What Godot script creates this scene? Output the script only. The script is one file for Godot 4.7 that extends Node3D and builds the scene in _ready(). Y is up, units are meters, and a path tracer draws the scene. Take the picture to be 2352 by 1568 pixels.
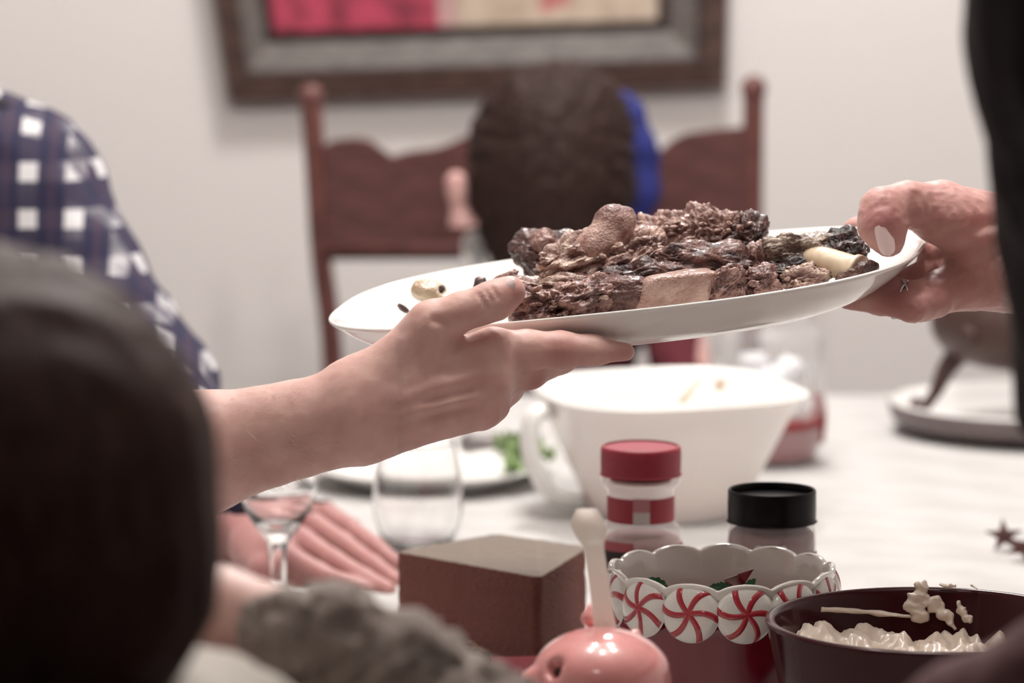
extends Node3D
# A family dinner: two hands pass a white platter of braised pork across a laid table.

const F := 8820.0                 # focal length in pixels of the 2352 x 1568 frame (135 mm on a 36 x 24 mm frame)
const PITCH := deg_to_rad(7.5)
const EYE := Vector3(0, 1.335, 0)
const TABLE := 0.75               # height of the cloth
const WALL_Z := -4.85

var noise := FastNoiseLite.new()
var ridge := FastNoiseLite.new()
var M := {}
var NONE: Callable
var tex := {}

# ---------------------------------------------------------------- positions
func fwd() -> Vector3: return Vector3(0, -sin(PITCH), -cos(PITCH))
func upv() -> Vector3: return Vector3(0, cos(PITCH), -sin(PITCH))
func P(px: float, py: float, d: float) -> Vector3:        # a point of the place seen at a pixel, d metres in front of the lens
	return EYE + fwd() * d + Vector3.RIGHT * ((px - 1176.0) * d / F) + upv() * ((784.0 - py) * d / F)
func ray(px: float, py: float) -> Vector3:
	return fwd() + Vector3.RIGHT * ((px - 1176.0) / F) + upv() * ((784.0 - py) / F)
func PZ(px: float, py: float, z: float) -> Vector3:
	var r := ray(px, py)
	return EYE + r * ((z - EYE.z) / r.z)
func TB(px: float, d: float, h := 0.0) -> Vector3:          # a point on the table at depth d
	return Vector3((px - 1176.0) * d / F, TABLE + h, -(d - (EYE.y - TABLE) * sin(PITCH)) / cos(PITCH))

# ---------------------------------------------------------------- naming
func tag(o: Node, label: String, category: String, group := "") -> Node:
	o.set_meta("label", label)
	o.set_meta("category", category)
	if group != "": o.set_meta("group", group)
	return o
func thing(called: String, label: String, category: String, at := Vector3.ZERO, group := "") -> Node3D:
	var o := Node3D.new()
	o.name = called
	o.position = at
	add_child(o, true)
	tag(o, label, category, group)
	return o
func obj(called: String, mesh: Mesh, m: Material, parent: Node = self, at := Vector3.ZERO, b := Basis.IDENTITY) -> MeshInstance3D:
	var o := MeshInstance3D.new()
	o.name = called
	o.mesh = mesh
	o.material_override = m
	o.transform = Transform3D(b, at)
	o.cast_shadow = GeometryInstance3D.SHADOW_CASTING_SETTING_ON
	parent.add_child(o, true)
	return o
func struct(called: String, mesh: Mesh, m: Material, at := Vector3.ZERO) -> MeshInstance3D:
	var o := obj(called, mesh, m, self, at)
	o.set_meta("kind", "structure")
	return o

# ---------------------------------------------------------------- colours and materials
func lin(r: float, g: float, b: float) -> Color:           # a colour given as sRGB 0..255, as linear values for vertices
	return Color(r / 255.0, g / 255.0, b / 255.0).srgb_to_linear()
func col(r: float, g: float, b: float) -> Color: return Color(r / 255.0, g / 255.0, b / 255.0)
func noise_tex(seed_: int, freq: float, lo: float, hi: float, kind := FastNoiseLite.TYPE_SIMPLEX_SMOOTH, size := 512) -> NoiseTexture2D:
	var n := FastNoiseLite.new()
	n.seed = seed_; n.frequency = freq; n.noise_type = kind; n.fractal_octaves = 4
	var t := NoiseTexture2D.new()
	t.width = size; t.height = size; t.seamless = true; t.noise = n
	var g := Gradient.new()
	g.set_color(0, Color(lo, lo, lo)); g.set_color(1, Color(hi, hi, hi))
	t.color_ramp = g
	return t
func mat(c: Color, rough := 0.6, o := {}) -> StandardMaterial3D:
	var m := StandardMaterial3D.new()
	m.albedo_color = c
	m.roughness = rough
	m.transparency = o.get("transparency", m.transparency)
	m.refraction_enabled = o.get("refraction_enabled", false)
	m.refraction_scale = o.get("refraction_scale", 0.05)
	m.vertex_color_use_as_albedo = o.get("vertex_color_use_as_albedo", false)
	m.metallic = o.get("metallic", 0.0)
	m.metallic_specular = o.get("spec", 0.5)
	if o.has("clearcoat"):
		m.clearcoat_enabled = true
		m.clearcoat = o.clearcoat
		m.clearcoat_roughness = o.get("clearcoat_roughness", 0.1)
	if o.has("rim"):
		m.rim_enabled = true
		m.rim = o.rim
	if o.has("subsurf_scatter_strength"):
		m.subsurf_scatter_enabled = true
		m.subsurf_scatter_strength = o.subsurf_scatter_strength
	if o.has("emission"):
		m.emission_enabled = true
		m.emission = o.emission
		m.emission_energy_multiplier = o.emission_energy_multiplier
	if o.has("backlight"):
		m.backlight_enabled = true
		m.backlight = o.backlight
	if o.has("albedo_texture"): m.albedo_texture = o.albedo_texture
	if o.has("uv1_scale"):
		m.uv1_triplanar = true
		m.uv1_scale = o.uv1_scale
		m.uv1_triplanar_sharpness = o.get("uv1_triplanar_sharpness", 1.0)
		m.uv1_offset = o.get("uv1_offset", Vector3.ZERO)
	return m
func tri(m: StandardMaterial3D, t: Texture2D, scale: Vector3, bump: Texture2D = null, depth := 0.0) -> StandardMaterial3D:
	m.uv1_triplanar = true
	m.uv1_scale = scale
	if t: m.albedo_texture = t
	if bump:
		m.heightmap_enabled = true
		m.heightmap_texture = bump
		m.heightmap_scale = depth
	return m
func glass(c: Color, alpha := 0.12) -> StandardMaterial3D:
	return mat(Color(c.r, c.g, c.b, alpha), 0.03, {"transparency": BaseMaterial3D.TRANSPARENCY_ALPHA})
func solid_glass(c := Color(1, 1, 1), scale := 0.05) -> StandardMaterial3D:
	return mat(Color(c.r, c.g, c.b, 0.0), 0.0, {"refraction_enabled": true, "refraction_scale": scale})

# ---------------------------------------------------------------- mesh helpers (a, b, c, d run counter-clockwise as seen from outside)
func quad(st: SurfaceTool, a: Vector3, b: Vector3, c: Vector3, d: Vector3) -> void:
	st.add_vertex(a); st.add_vertex(c); st.add_vertex(b)
	st.add_vertex(a); st.add_vertex(d); st.add_vertex(c)
func begin() -> SurfaceTool:
	var st := SurfaceTool.new()
	st.begin(Mesh.PRIMITIVE_TRIANGLES)
	return st
func finish(st: SurfaceTool, smooth := true) -> ArrayMesh:
	if smooth:
		st.index()
	st.generate_normals()
	return st.commit()
func grid_mesh(nu: int, nv: int, fn: Callable, wrap_u := false, cfn := NONE, uvs := false) -> ArrayMesh:
	# a smooth surface from fn(u, v); u x v points out of the visible side
	var st := begin()
	st.set_smooth_group(0)
	var cols := nu if wrap_u else nu + 1
	for j in nv + 1:
		for i in cols:
			var u := float(i) / nu
			var v := float(j) / nv
			if cfn.is_valid(): st.set_color(cfn.call(u, v))
			if uvs: st.set_uv(Vector2(u, 1.0 - v))
			st.add_vertex(fn.call(u, v))
	for j in nv:
		for i in nu:
			var a := j * cols + i
			var b := j * cols + (i + 1) % cols
			var c := (j + 1) * cols + (i + 1) % cols
			var d := (j + 1) * cols + i
			for k in [a, c, b, a, d, c]: st.add_index(k)
	st.generate_normals()
	return st.commit()
func lathe(profile: Array, seg := 64, rad := NONE) -> ArrayMesh:
	# profile of Vector2(radius, y), walked so that the outside lies to its right when it rises
	var pts := profile
	var n := pts.size() - 1
	return grid_mesh(seg, n, func(u, v):
		var k := int(round(v * n))
		var p: Vector2 = pts[k]
		var a: float = -u * TAU
		var r: float = p.x
		if rad.is_valid(): r = rad.call(a, p)
		return Vector3(cos(a) * r, p.y, sin(a) * r), true)
func smooth_path(pts: Array, per := 6) -> Array:           # Catmull-Rom through Vector2 or Vector3 points
	var out := []
	for i in pts.size() - 1:
		var a = pts[max(i - 1, 0)]
		var b = pts[i]
		var c = pts[i + 1]
		var d = pts[min(i + 2, pts.size() - 1)]
		for k in per:
			out.append(b.cubic_interpolate(c, a, d, float(k) / per))
	out.append(pts[-1])
	return out
func tube(path: Array, radii: Array, seg := 12, flat := 1.0) -> ArrayMesh:
	var n := path.size()
	var rings := []
	var side := Vector3.ZERO
	for i in n:
		var t: Vector3 = (path[min(i + 1, n - 1)] - path[max(i - 1, 0)]).normalized()
		if side == Vector3.ZERO: side = t.cross(Vector3.UP if absf(t.y) < 0.9 else Vector3.RIGHT).normalized()
		side = (side - t * side.dot(t)).normalized()
		var o := side.cross(t)
		var ring := []
		for k in seg:
			var a := TAU * k / seg
			ring.append(path[i] + side * cos(a) * radii[min(i, radii.size() - 1)] + o * sin(a) * radii[min(i, radii.size() - 1)] * flat)
		rings.append(ring)
	var st := begin()
	st.set_smooth_group(0)
	for ring in rings:
		for p in ring: st.add_vertex(p)
	st.add_vertex(path[0]); st.add_vertex(path[-1])
	for i in n - 1:
		for k in seg:
			var a := i * seg + k
			var b := i * seg + (k + 1) % seg
			for q in [a, a + seg, b, b, a + seg, b + seg]: st.add_index(q)
	for k in seg:
		for q in [n * seg, k, (k + 1) % seg, n * seg + 1, (n - 1) * seg + (k + 1) % seg, (n - 1) * seg + k]: st.add_index(q)
	st.generate_normals()
	return st.commit()
func rbox(size: Vector3, r := 0.004) -> ArrayMesh:          # a box with chamfered edges, centred
	var st := begin()
	st.set_smooth_group(-1)
	var h := size * 0.5
	var i := h - Vector3.ONE * minf(r, minf(h.x, minf(h.y, h.z)) * 0.9)
	var corner := func(s: Vector3, ax: int) -> Vector3:
		var v := Vector3(i.x * s.x, i.y * s.y, i.z * s.z)
		v[ax] = h[ax] * s[ax]
		return v
	for ax in 3:
		var b := (ax + 1) % 3
		var c := (ax + 2) % 3
		for s in [-1, 1]:
			var q := []
			for k in [[-1, -1], [1, -1], [1, 1], [-1, 1]]:
				var sv := Vector3.ZERO
				sv[ax] = s; sv[b] = k[0]; sv[c] = k[1]
				q.append(corner.call(sv, ax))
			if s > 0: quad(st, q[0], q[1], q[2], q[3])
			else: quad(st, q[0], q[3], q[2], q[1])
		for s in [-1, 1]:
			for t in [-1, 1]:                                # the edge along ax between faces b and c
				var v0 := Vector3.ZERO
				v0[ax] = -1; v0[b] = s; v0[c] = t
				var v1 := v0
				v1[ax] = 1
				var e := [corner.call(v0, b), corner.call(v1, b), corner.call(v1, c), corner.call(v0, c)]
				if s * t < 0: e.reverse()
				quad(st, e[3], e[2], e[1], e[0])
	for sx in [-1, 1]:
		for sy in [-1, 1]:
			for sz in [-1, 1]:
				var s := Vector3(sx, sy, sz)
				var a: Vector3 = corner.call(s, 0)
				var b2: Vector3 = corner.call(s, 1)
				var c2: Vector3 = corner.call(s, 2)
				st.add_vertex(a)
				if sx * sy * sz > 0:
					st.add_vertex(c2); st.add_vertex(b2)
				else:
					st.add_vertex(b2); st.add_vertex(c2)
	st.generate_normals()
	return st.commit()
func slab(outline: PackedVector2Array, depth: float, bev := 0.004) -> ArrayMesh:   # an outline in x, y with thickness along z and a bevelled front
	var st := begin()
	st.set_smooth_group(-1)
	var o := outline
	if Geometry2D.is_polygon_clockwise(o): o.reverse()
	var ins := Geometry2D.offset_polygon(o, -bev)
	var front: PackedVector2Array = ins[0] if ins.size() else o
	var idx := Geometry2D.triangulate_polygon(o)
	for k in range(0, idx.size(), 3):
		var t := [o[idx[k]], o[idx[k + 1]], o[idx[k + 2]]]
		if (t[1] - t[0]).cross(t[2] - t[0]) < 0: t.reverse()
		for q in [0, 2, 1]: st.add_vertex(Vector3(t[q].x, t[q].y, depth))
		for q in [0, 1, 2]: st.add_vertex(Vector3(t[q].x, t[q].y, 0))
	for k in o.size():
		var a := o[k]
		var b := o[(k + 1) % o.size()]
		quad(st, Vector3(a.x, a.y, 0), Vector3(b.x, b.y, 0), Vector3(b.x, b.y, depth), Vector3(a.x, a.y, depth))
	st.generate_normals()
	return st.commit()

# ---------------------------------------------------------------- bodies: a smooth union of tapered capsules, meshed with surface nets
class Field:
	var lo: Vector3
	var h: float
	var nx: int
	var ny: int
	var nz: int
	var f: PackedFloat32Array
	var NONE: Callable
	func _init(a: Vector3, b: Vector3, cell: float) -> void:
		lo = a; h = cell
		nx = int(ceil((b.x - a.x) / cell)) + 1
		ny = int(ceil((b.y - a.y) / cell)) + 1
		nz = int(ceil((b.z - a.z) / cell)) + 1
		f.resize(nx * ny * nz)
		f.fill(0.5)
	func cap(a: Vector3, b: Vector3, ra: float, rb: float, k := 0.01, axis := Vector3.ZERO, q := 1.0, carve := false) -> void:
		# q < 1 flattens the capsule along axis
		var m := maxf(ra, rb) * maxf(1.0, q) + k + 3.0 * h
		var i0 := clampi(int((minf(a.x, b.x) - m - lo.x) / h), 0, nx - 1)
		var i1 := clampi(int((maxf(a.x, b.x) + m - lo.x) / h) + 1, 0, nx - 1)
		var j0 := clampi(int((minf(a.y, b.y) - m - lo.y) / h), 0, ny - 1)
		var j1 := clampi(int((maxf(a.y, b.y) + m - lo.y) / h) + 1, 0, ny - 1)
		var k0 := clampi(int((minf(a.z, b.z) - m - lo.z) / h), 0, nz - 1)
		var k1 := clampi(int((maxf(a.z, b.z) + m - lo.z) / h) + 1, 0, nz - 1)
		var st := 1.0 / q - 1.0
		var flat := axis != Vector3.ZERO
		var ab := b - a
		if flat: ab += axis * (ab.dot(axis) * st)
		var l2 := maxf(ab.length_squared(), 1e-9)
		var dr := rb - ra
		var fix := minf(1.0, q) if flat else 1.0
		var inv_k := 1.0 / maxf(k, 1e-6)
		for kk in range(k0, k1 + 1):
			for j in range(j0, j1 + 1):
				var at := (kk * ny + j) * nx
				var p := Vector3(lo.x + i0 * h, lo.y + j * h, lo.z + kk * h) - a
				for i in range(i0, i1 + 1):
					var v := p
					if flat: v += axis * (p.dot(axis) * st)
					var t := clampf(v.dot(ab) / l2, 0.0, 1.0)
					var d := ((v - ab * t).length() - ra - dr * t)
					if flat: d *= lerpf(fix, 1.0, 0.5)
					var o := f[at + i]
					if carve:
						var w := maxf(k - absf(o + d), 0.0) * inv_k
						f[at + i] = maxf(o, -d) + w * w * k * 0.25
					else:
						var w := maxf(k - absf(o - d), 0.0) * inv_k
						f[at + i] = minf(o, d) - w * w * k * 0.25
					p.x += h
	func chain(pts: Array, r: Array, k := 0.006, axis := Vector3.ZERO, q := 1.0) -> void:
		for i in pts.size() - 1: cap(pts[i], pts[i + 1], r[i], r[i + 1], k, axis, q)
	func add_to(st: SurfaceTool, base: int, color := NONE, disp := NONE, shift := Vector3.ZERO) -> int:
		var ids := PackedInt32Array()
		ids.resize(nx * ny * nz)
		ids.fill(-1)
		var n := 0
		var sx := 1
		var sy := nx
		var sz := nx * ny
		var offs := [0, sx, sy, sx + sy, sz, sx + sz, sy + sz, sx + sy + sz]
		var edges := [[0, 1], [2, 3], [4, 5], [6, 7], [0, 2], [1, 3], [4, 6], [5, 7], [0, 4], [1, 5], [2, 6], [3, 7]]
		var g := PackedFloat32Array()
		g.resize(8)
		for k in nz - 1:
			for j in ny - 1:
				var row := k * sz + j * sy
				for i in nx - 1:
					var at := row + i
					var f0 := f[at]
					if f0 > 3.0 * h or f0 < -3.0 * h: continue
					var inside := 0
					for c in 8:
						g[c] = f[at + offs[c]]
						if g[c] < 0.0: inside += 1
					if inside == 0 or inside == 8: continue
					var s := Vector3.ZERO
					var cnt := 0
					for e in edges:
						var a: float = g[e[0]]
						var b: float = g[e[1]]
						if (a < 0.0) == (b < 0.0): continue
						var t := a / (a - b)
						var c0: int = e[0]
						var c1: int = e[1]
						s += Vector3(c0 & 1, (c0 >> 1) & 1, (c0 >> 2) & 1).lerp(Vector3(c1 & 1, (c1 >> 1) & 1, (c1 >> 2) & 1), t)
						cnt += 1
					var p := lo + (Vector3(i, j, k) + s / cnt) * h
					var nn := Vector3(g[1] + g[3] + g[5] + g[7] - g[0] - g[2] - g[4] - g[6], g[2] + g[3] + g[6] + g[7] - g[0] - g[1] - g[4] - g[5], g[4] + g[5] + g[6] + g[7] - g[0] - g[1] - g[2] - g[3]).normalized()
					if disp.is_valid(): p += nn * (disp.call(p, nn) as float)
					if color.is_valid(): st.set_color(color.call(p, nn))
					st.add_vertex(p - shift)
					ids[at] = base + n
					n += 1
		for k in range(1, nz - 1):
			for j in range(1, ny - 1):
				var row := k * sz + j * sy
				for i in range(1, nx - 1):
					var at := row + i
					var a := f[at]
					if a > 3.0 * h or a < -3.0 * h: continue
					var ia := a < 0.0
					for ax in 3:
						var s0: int = [sx, sy, sz][ax]
						if ia == (f[at + s0] < 0.0): continue
						var u: int = [sy, sz, sx][ax]
						var v: int = [sz, sx, sy][ax]
						var q0 := ids[at]
						var q1 := ids[at - u]
						var q2 := ids[at - u - v]
						var q3 := ids[at - v]
						if q0 < 0 or q1 < 0 or q2 < 0 or q3 < 0: continue
						if ia:
							st.add_index(q0); st.add_index(q2); st.add_index(q1)
							st.add_index(q0); st.add_index(q3); st.add_index(q2)
						else:
							st.add_index(q0); st.add_index(q1); st.add_index(q2)
							st.add_index(q0); st.add_index(q2); st.add_index(q3)
		return base + n
func field_mesh(fs: Array, color := NONE, disp := NONE, shift := Vector3.ZERO) -> ArrayMesh:
	var st := begin()
	st.set_smooth_group(0)
	var n := 0
	for f in fs: n = f.add_to(st, n, color, disp, shift)
	st.generate_normals()
	return st.commit()
func crease_at(p: Vector3, n: Vector3, list: Array) -> float:   # list of [a, b, depth, width]: furrows and ridges on the side that faces the lens
	var w := fwd()
	var face := smoothstep(0.1, 0.5, -n.dot(w))
	if face <= 0.0: return 0.0
	var s := 0.0
	for c in list:
		var a: Vector3 = c[0]
		var ab: Vector3 = c[1] - a
		ab -= w * ab.dot(w)
		var v := p - a
		v -= w * v.dot(w)
		var t := clampf(v.dot(ab) / ab.length_squared(), 0.0, 1.0)
		var d: float = (v - ab * t).length_squared() / (c[3] * c[3])
		if d < 6.0: s += c[2] * exp(-d) * (1.0 - pow(absf(2.0 * t - 1.0), 3))
	return s * face
func blob(radii: Vector3, seed_: int, amp: float, box := 2.4, fiber := 3.0, freq := 60.0, light := Color.WHITE, dark := Color.BLACK, bias := 0.0, n := 20, skew := 0.0) -> ArrayMesh:
	# a torn lump: a rounded box, roughened along its fibres (its x axis), fat and lean mottled
	var st := begin()
	st.set_smooth_group(0)
	var off := Vector3(seed_ * 7.3, seed_ * 3.1, seed_ * 1.7)
	var ids := {}
	var count := 0
	var faces := [[Vector3.RIGHT, Vector3.UP, Vector3.BACK], [Vector3.LEFT, Vector3.BACK, Vector3.UP], [Vector3.UP, Vector3.BACK, Vector3.RIGHT], [Vector3.DOWN, Vector3.RIGHT, Vector3.BACK], [Vector3.BACK, Vector3.RIGHT, Vector3.UP], [Vector3.FORWARD, Vector3.UP, Vector3.RIGHT]]
	for fc in faces:
		var grid := []
		for j in n + 1:
			for i in n + 1:
				var c: Vector3 = fc[0] + fc[1] * tan((2.0 * i / n - 1.0) * PI / 4) + fc[2] * tan((2.0 * j / n - 1.0) * PI / 4)
				var key := (c * 1000.0).round()
				if not ids.has(key):
					var u := c.normalized()
					var s := pow(pow(absf(u.x), box) + pow(absf(u.y), box) + pow(absf(u.z), box), -1.0 / box)
					var q := u * s * radii
					var w := Vector3(q.x / fiber, q.y, q.z) * freq
					var big := noise.get_noise_3dv((q * freq * 0.35 + off) * 10.0)
					var mid := noise.get_noise_3dv((w * 1.3 + off) * 10.0)
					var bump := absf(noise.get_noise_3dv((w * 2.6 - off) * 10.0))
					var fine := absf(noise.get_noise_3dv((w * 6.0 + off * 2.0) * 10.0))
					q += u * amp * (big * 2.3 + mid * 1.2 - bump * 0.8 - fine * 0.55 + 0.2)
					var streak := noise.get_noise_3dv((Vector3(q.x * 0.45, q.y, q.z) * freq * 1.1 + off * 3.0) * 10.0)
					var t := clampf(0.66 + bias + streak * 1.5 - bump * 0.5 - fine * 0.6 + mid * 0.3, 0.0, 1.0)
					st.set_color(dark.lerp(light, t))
					st.add_vertex(q + Vector3(q.y * skew, 0, 0))
					ids[key] = count
					count += 1
				grid.append(ids[key])
		for j in n:
			for i in n:
				var a: int = grid[j * (n + 1) + i]
				var b: int = grid[j * (n + 1) + i + 1]
				var c2: int = grid[(j + 1) * (n + 1) + i + 1]
				var d: int = grid[(j + 1) * (n + 1) + i]
				for k in [a, c2, b, a, d, c2]: st.add_index(k)
	st.generate_normals()
	return st.commit()

# ================================================================ the scene
func _ready() -> void:
	camera_and_light()
	noise.seed = 5; noise.frequency = 0.1; noise.fractal_octaves = 2
	ridge.seed = 9; ridge.frequency = 0.1; ridge.fractal_type = FastNoiseLite.FRACTAL_RIDGED; ridge.fractal_octaves = 2
	make_materials()
	room()
	table_and_cloth()
	chair_and_picture()
	pendant()
	platter()
	meat()
	reaching_arm()
	ringed_hand()
	front_left_person()
	plaid_person()
	child()
	table_things()
	front_things()

func camera_and_light() -> void:
	var cam := Camera3D.new()
	cam.name = "camera"
	cam.position = EYE
	cam.rotation = Vector3(-PITCH, 0, 0)
	var at := CameraAttributesPhysical.new()
	at.frustum_focal_length = 135.0
	at.frustum_focus_distance = 2.425
	at.exposure_aperture = 5.8
	at.frustum_near = 0.05
	at.frustum_far = 50.0
	cam.attributes = at
	add_child(cam)
	cam.current = true
	var we := WorldEnvironment.new()
	we.name = "environment"
	var e := Environment.new()
	e.background_mode = Environment.BG_COLOR
	e.background_color = Color(0.05, 0.05, 0.06)
	e.tonemap_mode = Environment.TONE_MAPPER_LINEAR
	e.tonemap_exposure = 1.3
	e.sdfgi_enabled = true
	e.ssao_enabled = true
	e.ssil_enabled = true
	we.environment = e
	add_child(we)

func make_materials() -> void:
	tex.fine = noise_tex(1, 0.02, 0.86, 1.0)
	tex.rough = noise_tex(2, 0.03, 0.0, 1.0)
	tex.streak = noise_tex(3, 0.012, 0.45, 1.0)
	tex.pore = noise_tex(4, 0.09, 0.0, 1.0, FastNoiseLite.TYPE_CELLULAR)
	tex.crumb = noise_tex(6, 0.07, 0.78, 1.0)
	tex.smear = noise_tex(7, 0.006, 0.87, 1.0)
	M.wall = tri(mat(col(224, 219, 217), 0.9), null, Vector3(3, 3, 3), tex.rough, 0.02)
	M.skin = mat(Color.WHITE, 0.5, {"vertex_color_use_as_albedo": true, "subsurf_scatter_strength": 0.12, "rim": 0.35})
	tri(M.skin, null, Vector3(24, 24, 24), tex.pore, 0.008)
	M.nail = mat(col(232, 206, 203), 0.2, {"clearcoat": 0.5})
	M.china = mat(col(240, 238, 234), 0.16, {"clearcoat": 0.6, "clearcoat_roughness": 0.05})
	M.meat = mat(Color.WHITE, 0.5, {"vertex_color_use_as_albedo": true, "clearcoat": 0.5, "clearcoat_roughness": 0.15})
	tri(M.meat, null, Vector3(28, 28, 28), tex.rough, 0.12)
	M.wood = tri(mat(col(140, 84, 78), 0.45), tex.streak, Vector3(30, 2.5, 30))
	M.wood_h = tri(mat(col(124, 74, 70), 0.45), tex.streak, Vector3(2.5, 26, 26))

# ---------------------------------------------------------------- room
func room() -> void:
	var x0 := -2.3
	var x1 := 2.3
	var z1 := 1.6
	var w := x1 - x0
	var d: float = z1 - WALL_Z
	var zc := (z1 + WALL_Z) / 2
	struct("wall_back", rbox(Vector3(w + 0.2, 2.6, 0.1), 0.002), M.wall, Vector3(0, 1.3, WALL_Z - 0.05))
	struct("wall_front", rbox(Vector3(w + 0.2, 2.6, 0.1), 0.002), mat(col(84, 70, 64), 0.8), Vector3(0, 1.3, z1 + 0.05))
	struct("wall_left", rbox(Vector3(0.1, 2.6, d), 0.002), M.wall, Vector3(x0 - 0.05, 1.3, zc))
	struct("wall_right", rbox(Vector3(0.1, 2.6, d), 0.002), M.wall, Vector3(x1 + 0.05, 1.3, zc))
	struct("ceiling", rbox(Vector3(w + 0.2, 0.1, d + 0.2), 0.002), mat(col(225, 222, 218), 0.95), Vector3(0, 2.65, zc))
	struct("floor", rbox(Vector3(w + 0.2, 0.1, d + 0.2), 0.002), tri(mat(col(120, 92, 74), 0.5), tex.streak, Vector3(8, 8, 0.9)), Vector3(0, -0.05, zc))
	struct("baseboard_back", rbox(Vector3(w, 0.1, 0.016), 0.004), mat(col(225, 222, 216), 0.5), Vector3(0, 0.05, WALL_Z + 0.008))

func table_and_cloth() -> void:
	var x0 := -0.44
	var x1 := 0.82
	var z0 := PZ(2000, 903, 0).z
	z0 = -4.02
	var z1 := -1.86
	var c := Vector3((x0 + x1) / 2, 0, (z0 + z1) / 2)
	var t := thing("dining_table", "long wooden dining table under the white cloth", "table", c)
	obj("table_top", rbox(Vector3(x1 - x0 - 0.02, 0.03, z1 - z0), 0.006), M.wood_h, t, Vector3(0, TABLE - 0.02, 0))
	for sx in [-1, 1]:
		for sz in [-1, 1]:
			obj("leg", rbox(Vector3(0.07, TABLE - 0.035, 0.07), 0.008), M.wood, t, Vector3(sx * (x1 - x0 - 0.2) / 2, (TABLE - 0.035) / 2, sz * (z1 - z0 - 0.2) / 2))
	for sz in [-1, 1]:
		obj("apron", rbox(Vector3(x1 - x0 - 0.2, 0.08, 0.024), 0.004), M.wood_h, t, Vector3(0, TABLE - 0.075, sz * (z1 - z0 - 0.2) / 2))
	# the cloth: flat on the table, falling in soft folds at the edges
	var hang := 0.22
	var nu := 120
	var nv := 150
	var W := x1 - x0
	var D := z1 - z0
	var cloth := grid_mesh(nu, nv, func(u, v):
		var su: float = lerpf(-hang, W + hang, u)
		var sv: float = lerpf(-hang, D + hang, v)
		var fx := maxf(maxf(-su, su - W), 0.0)
		var fz := maxf(maxf(-sv, sv - D), 0.0)
		var x := clampf(su, 0.0, W)
		var z := clampf(sv, 0.0, D)
		var drop := minf(fx + fz, hang)
		var y := -drop
		var wave := sin(sv * 27.0) * 0.012 * fx / hang
		var wavz := sin(su * 24.0) * 0.012 * fz / hang
		if su < 0: x -= minf(fx, 0.006) + wave + 0.01 * fx
		elif su > W: x += minf(fx, 0.006) + wave + 0.01 * fx
		if sv < 0: z -= minf(fz, 0.006) + wavz
		elif sv > D: z += minf(fz, 0.006) + wavz
		if drop <= 0.0: y += 0.0012 * noise.get_noise_2d(su * 60.0, sv * 60.0)
		return Vector3(x0 + x, TABLE + y, z1 - z))
	var m := tri(mat(col(204, 201, 199), 0.9), tex.smear, Vector3(3.0, 3.0, 8.0), tex.pore, 0.01)
	tag(obj("tablecloth", cloth, m), "white tablecloth with faint grey marks spread over the dining table", "tablecloth")

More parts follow.
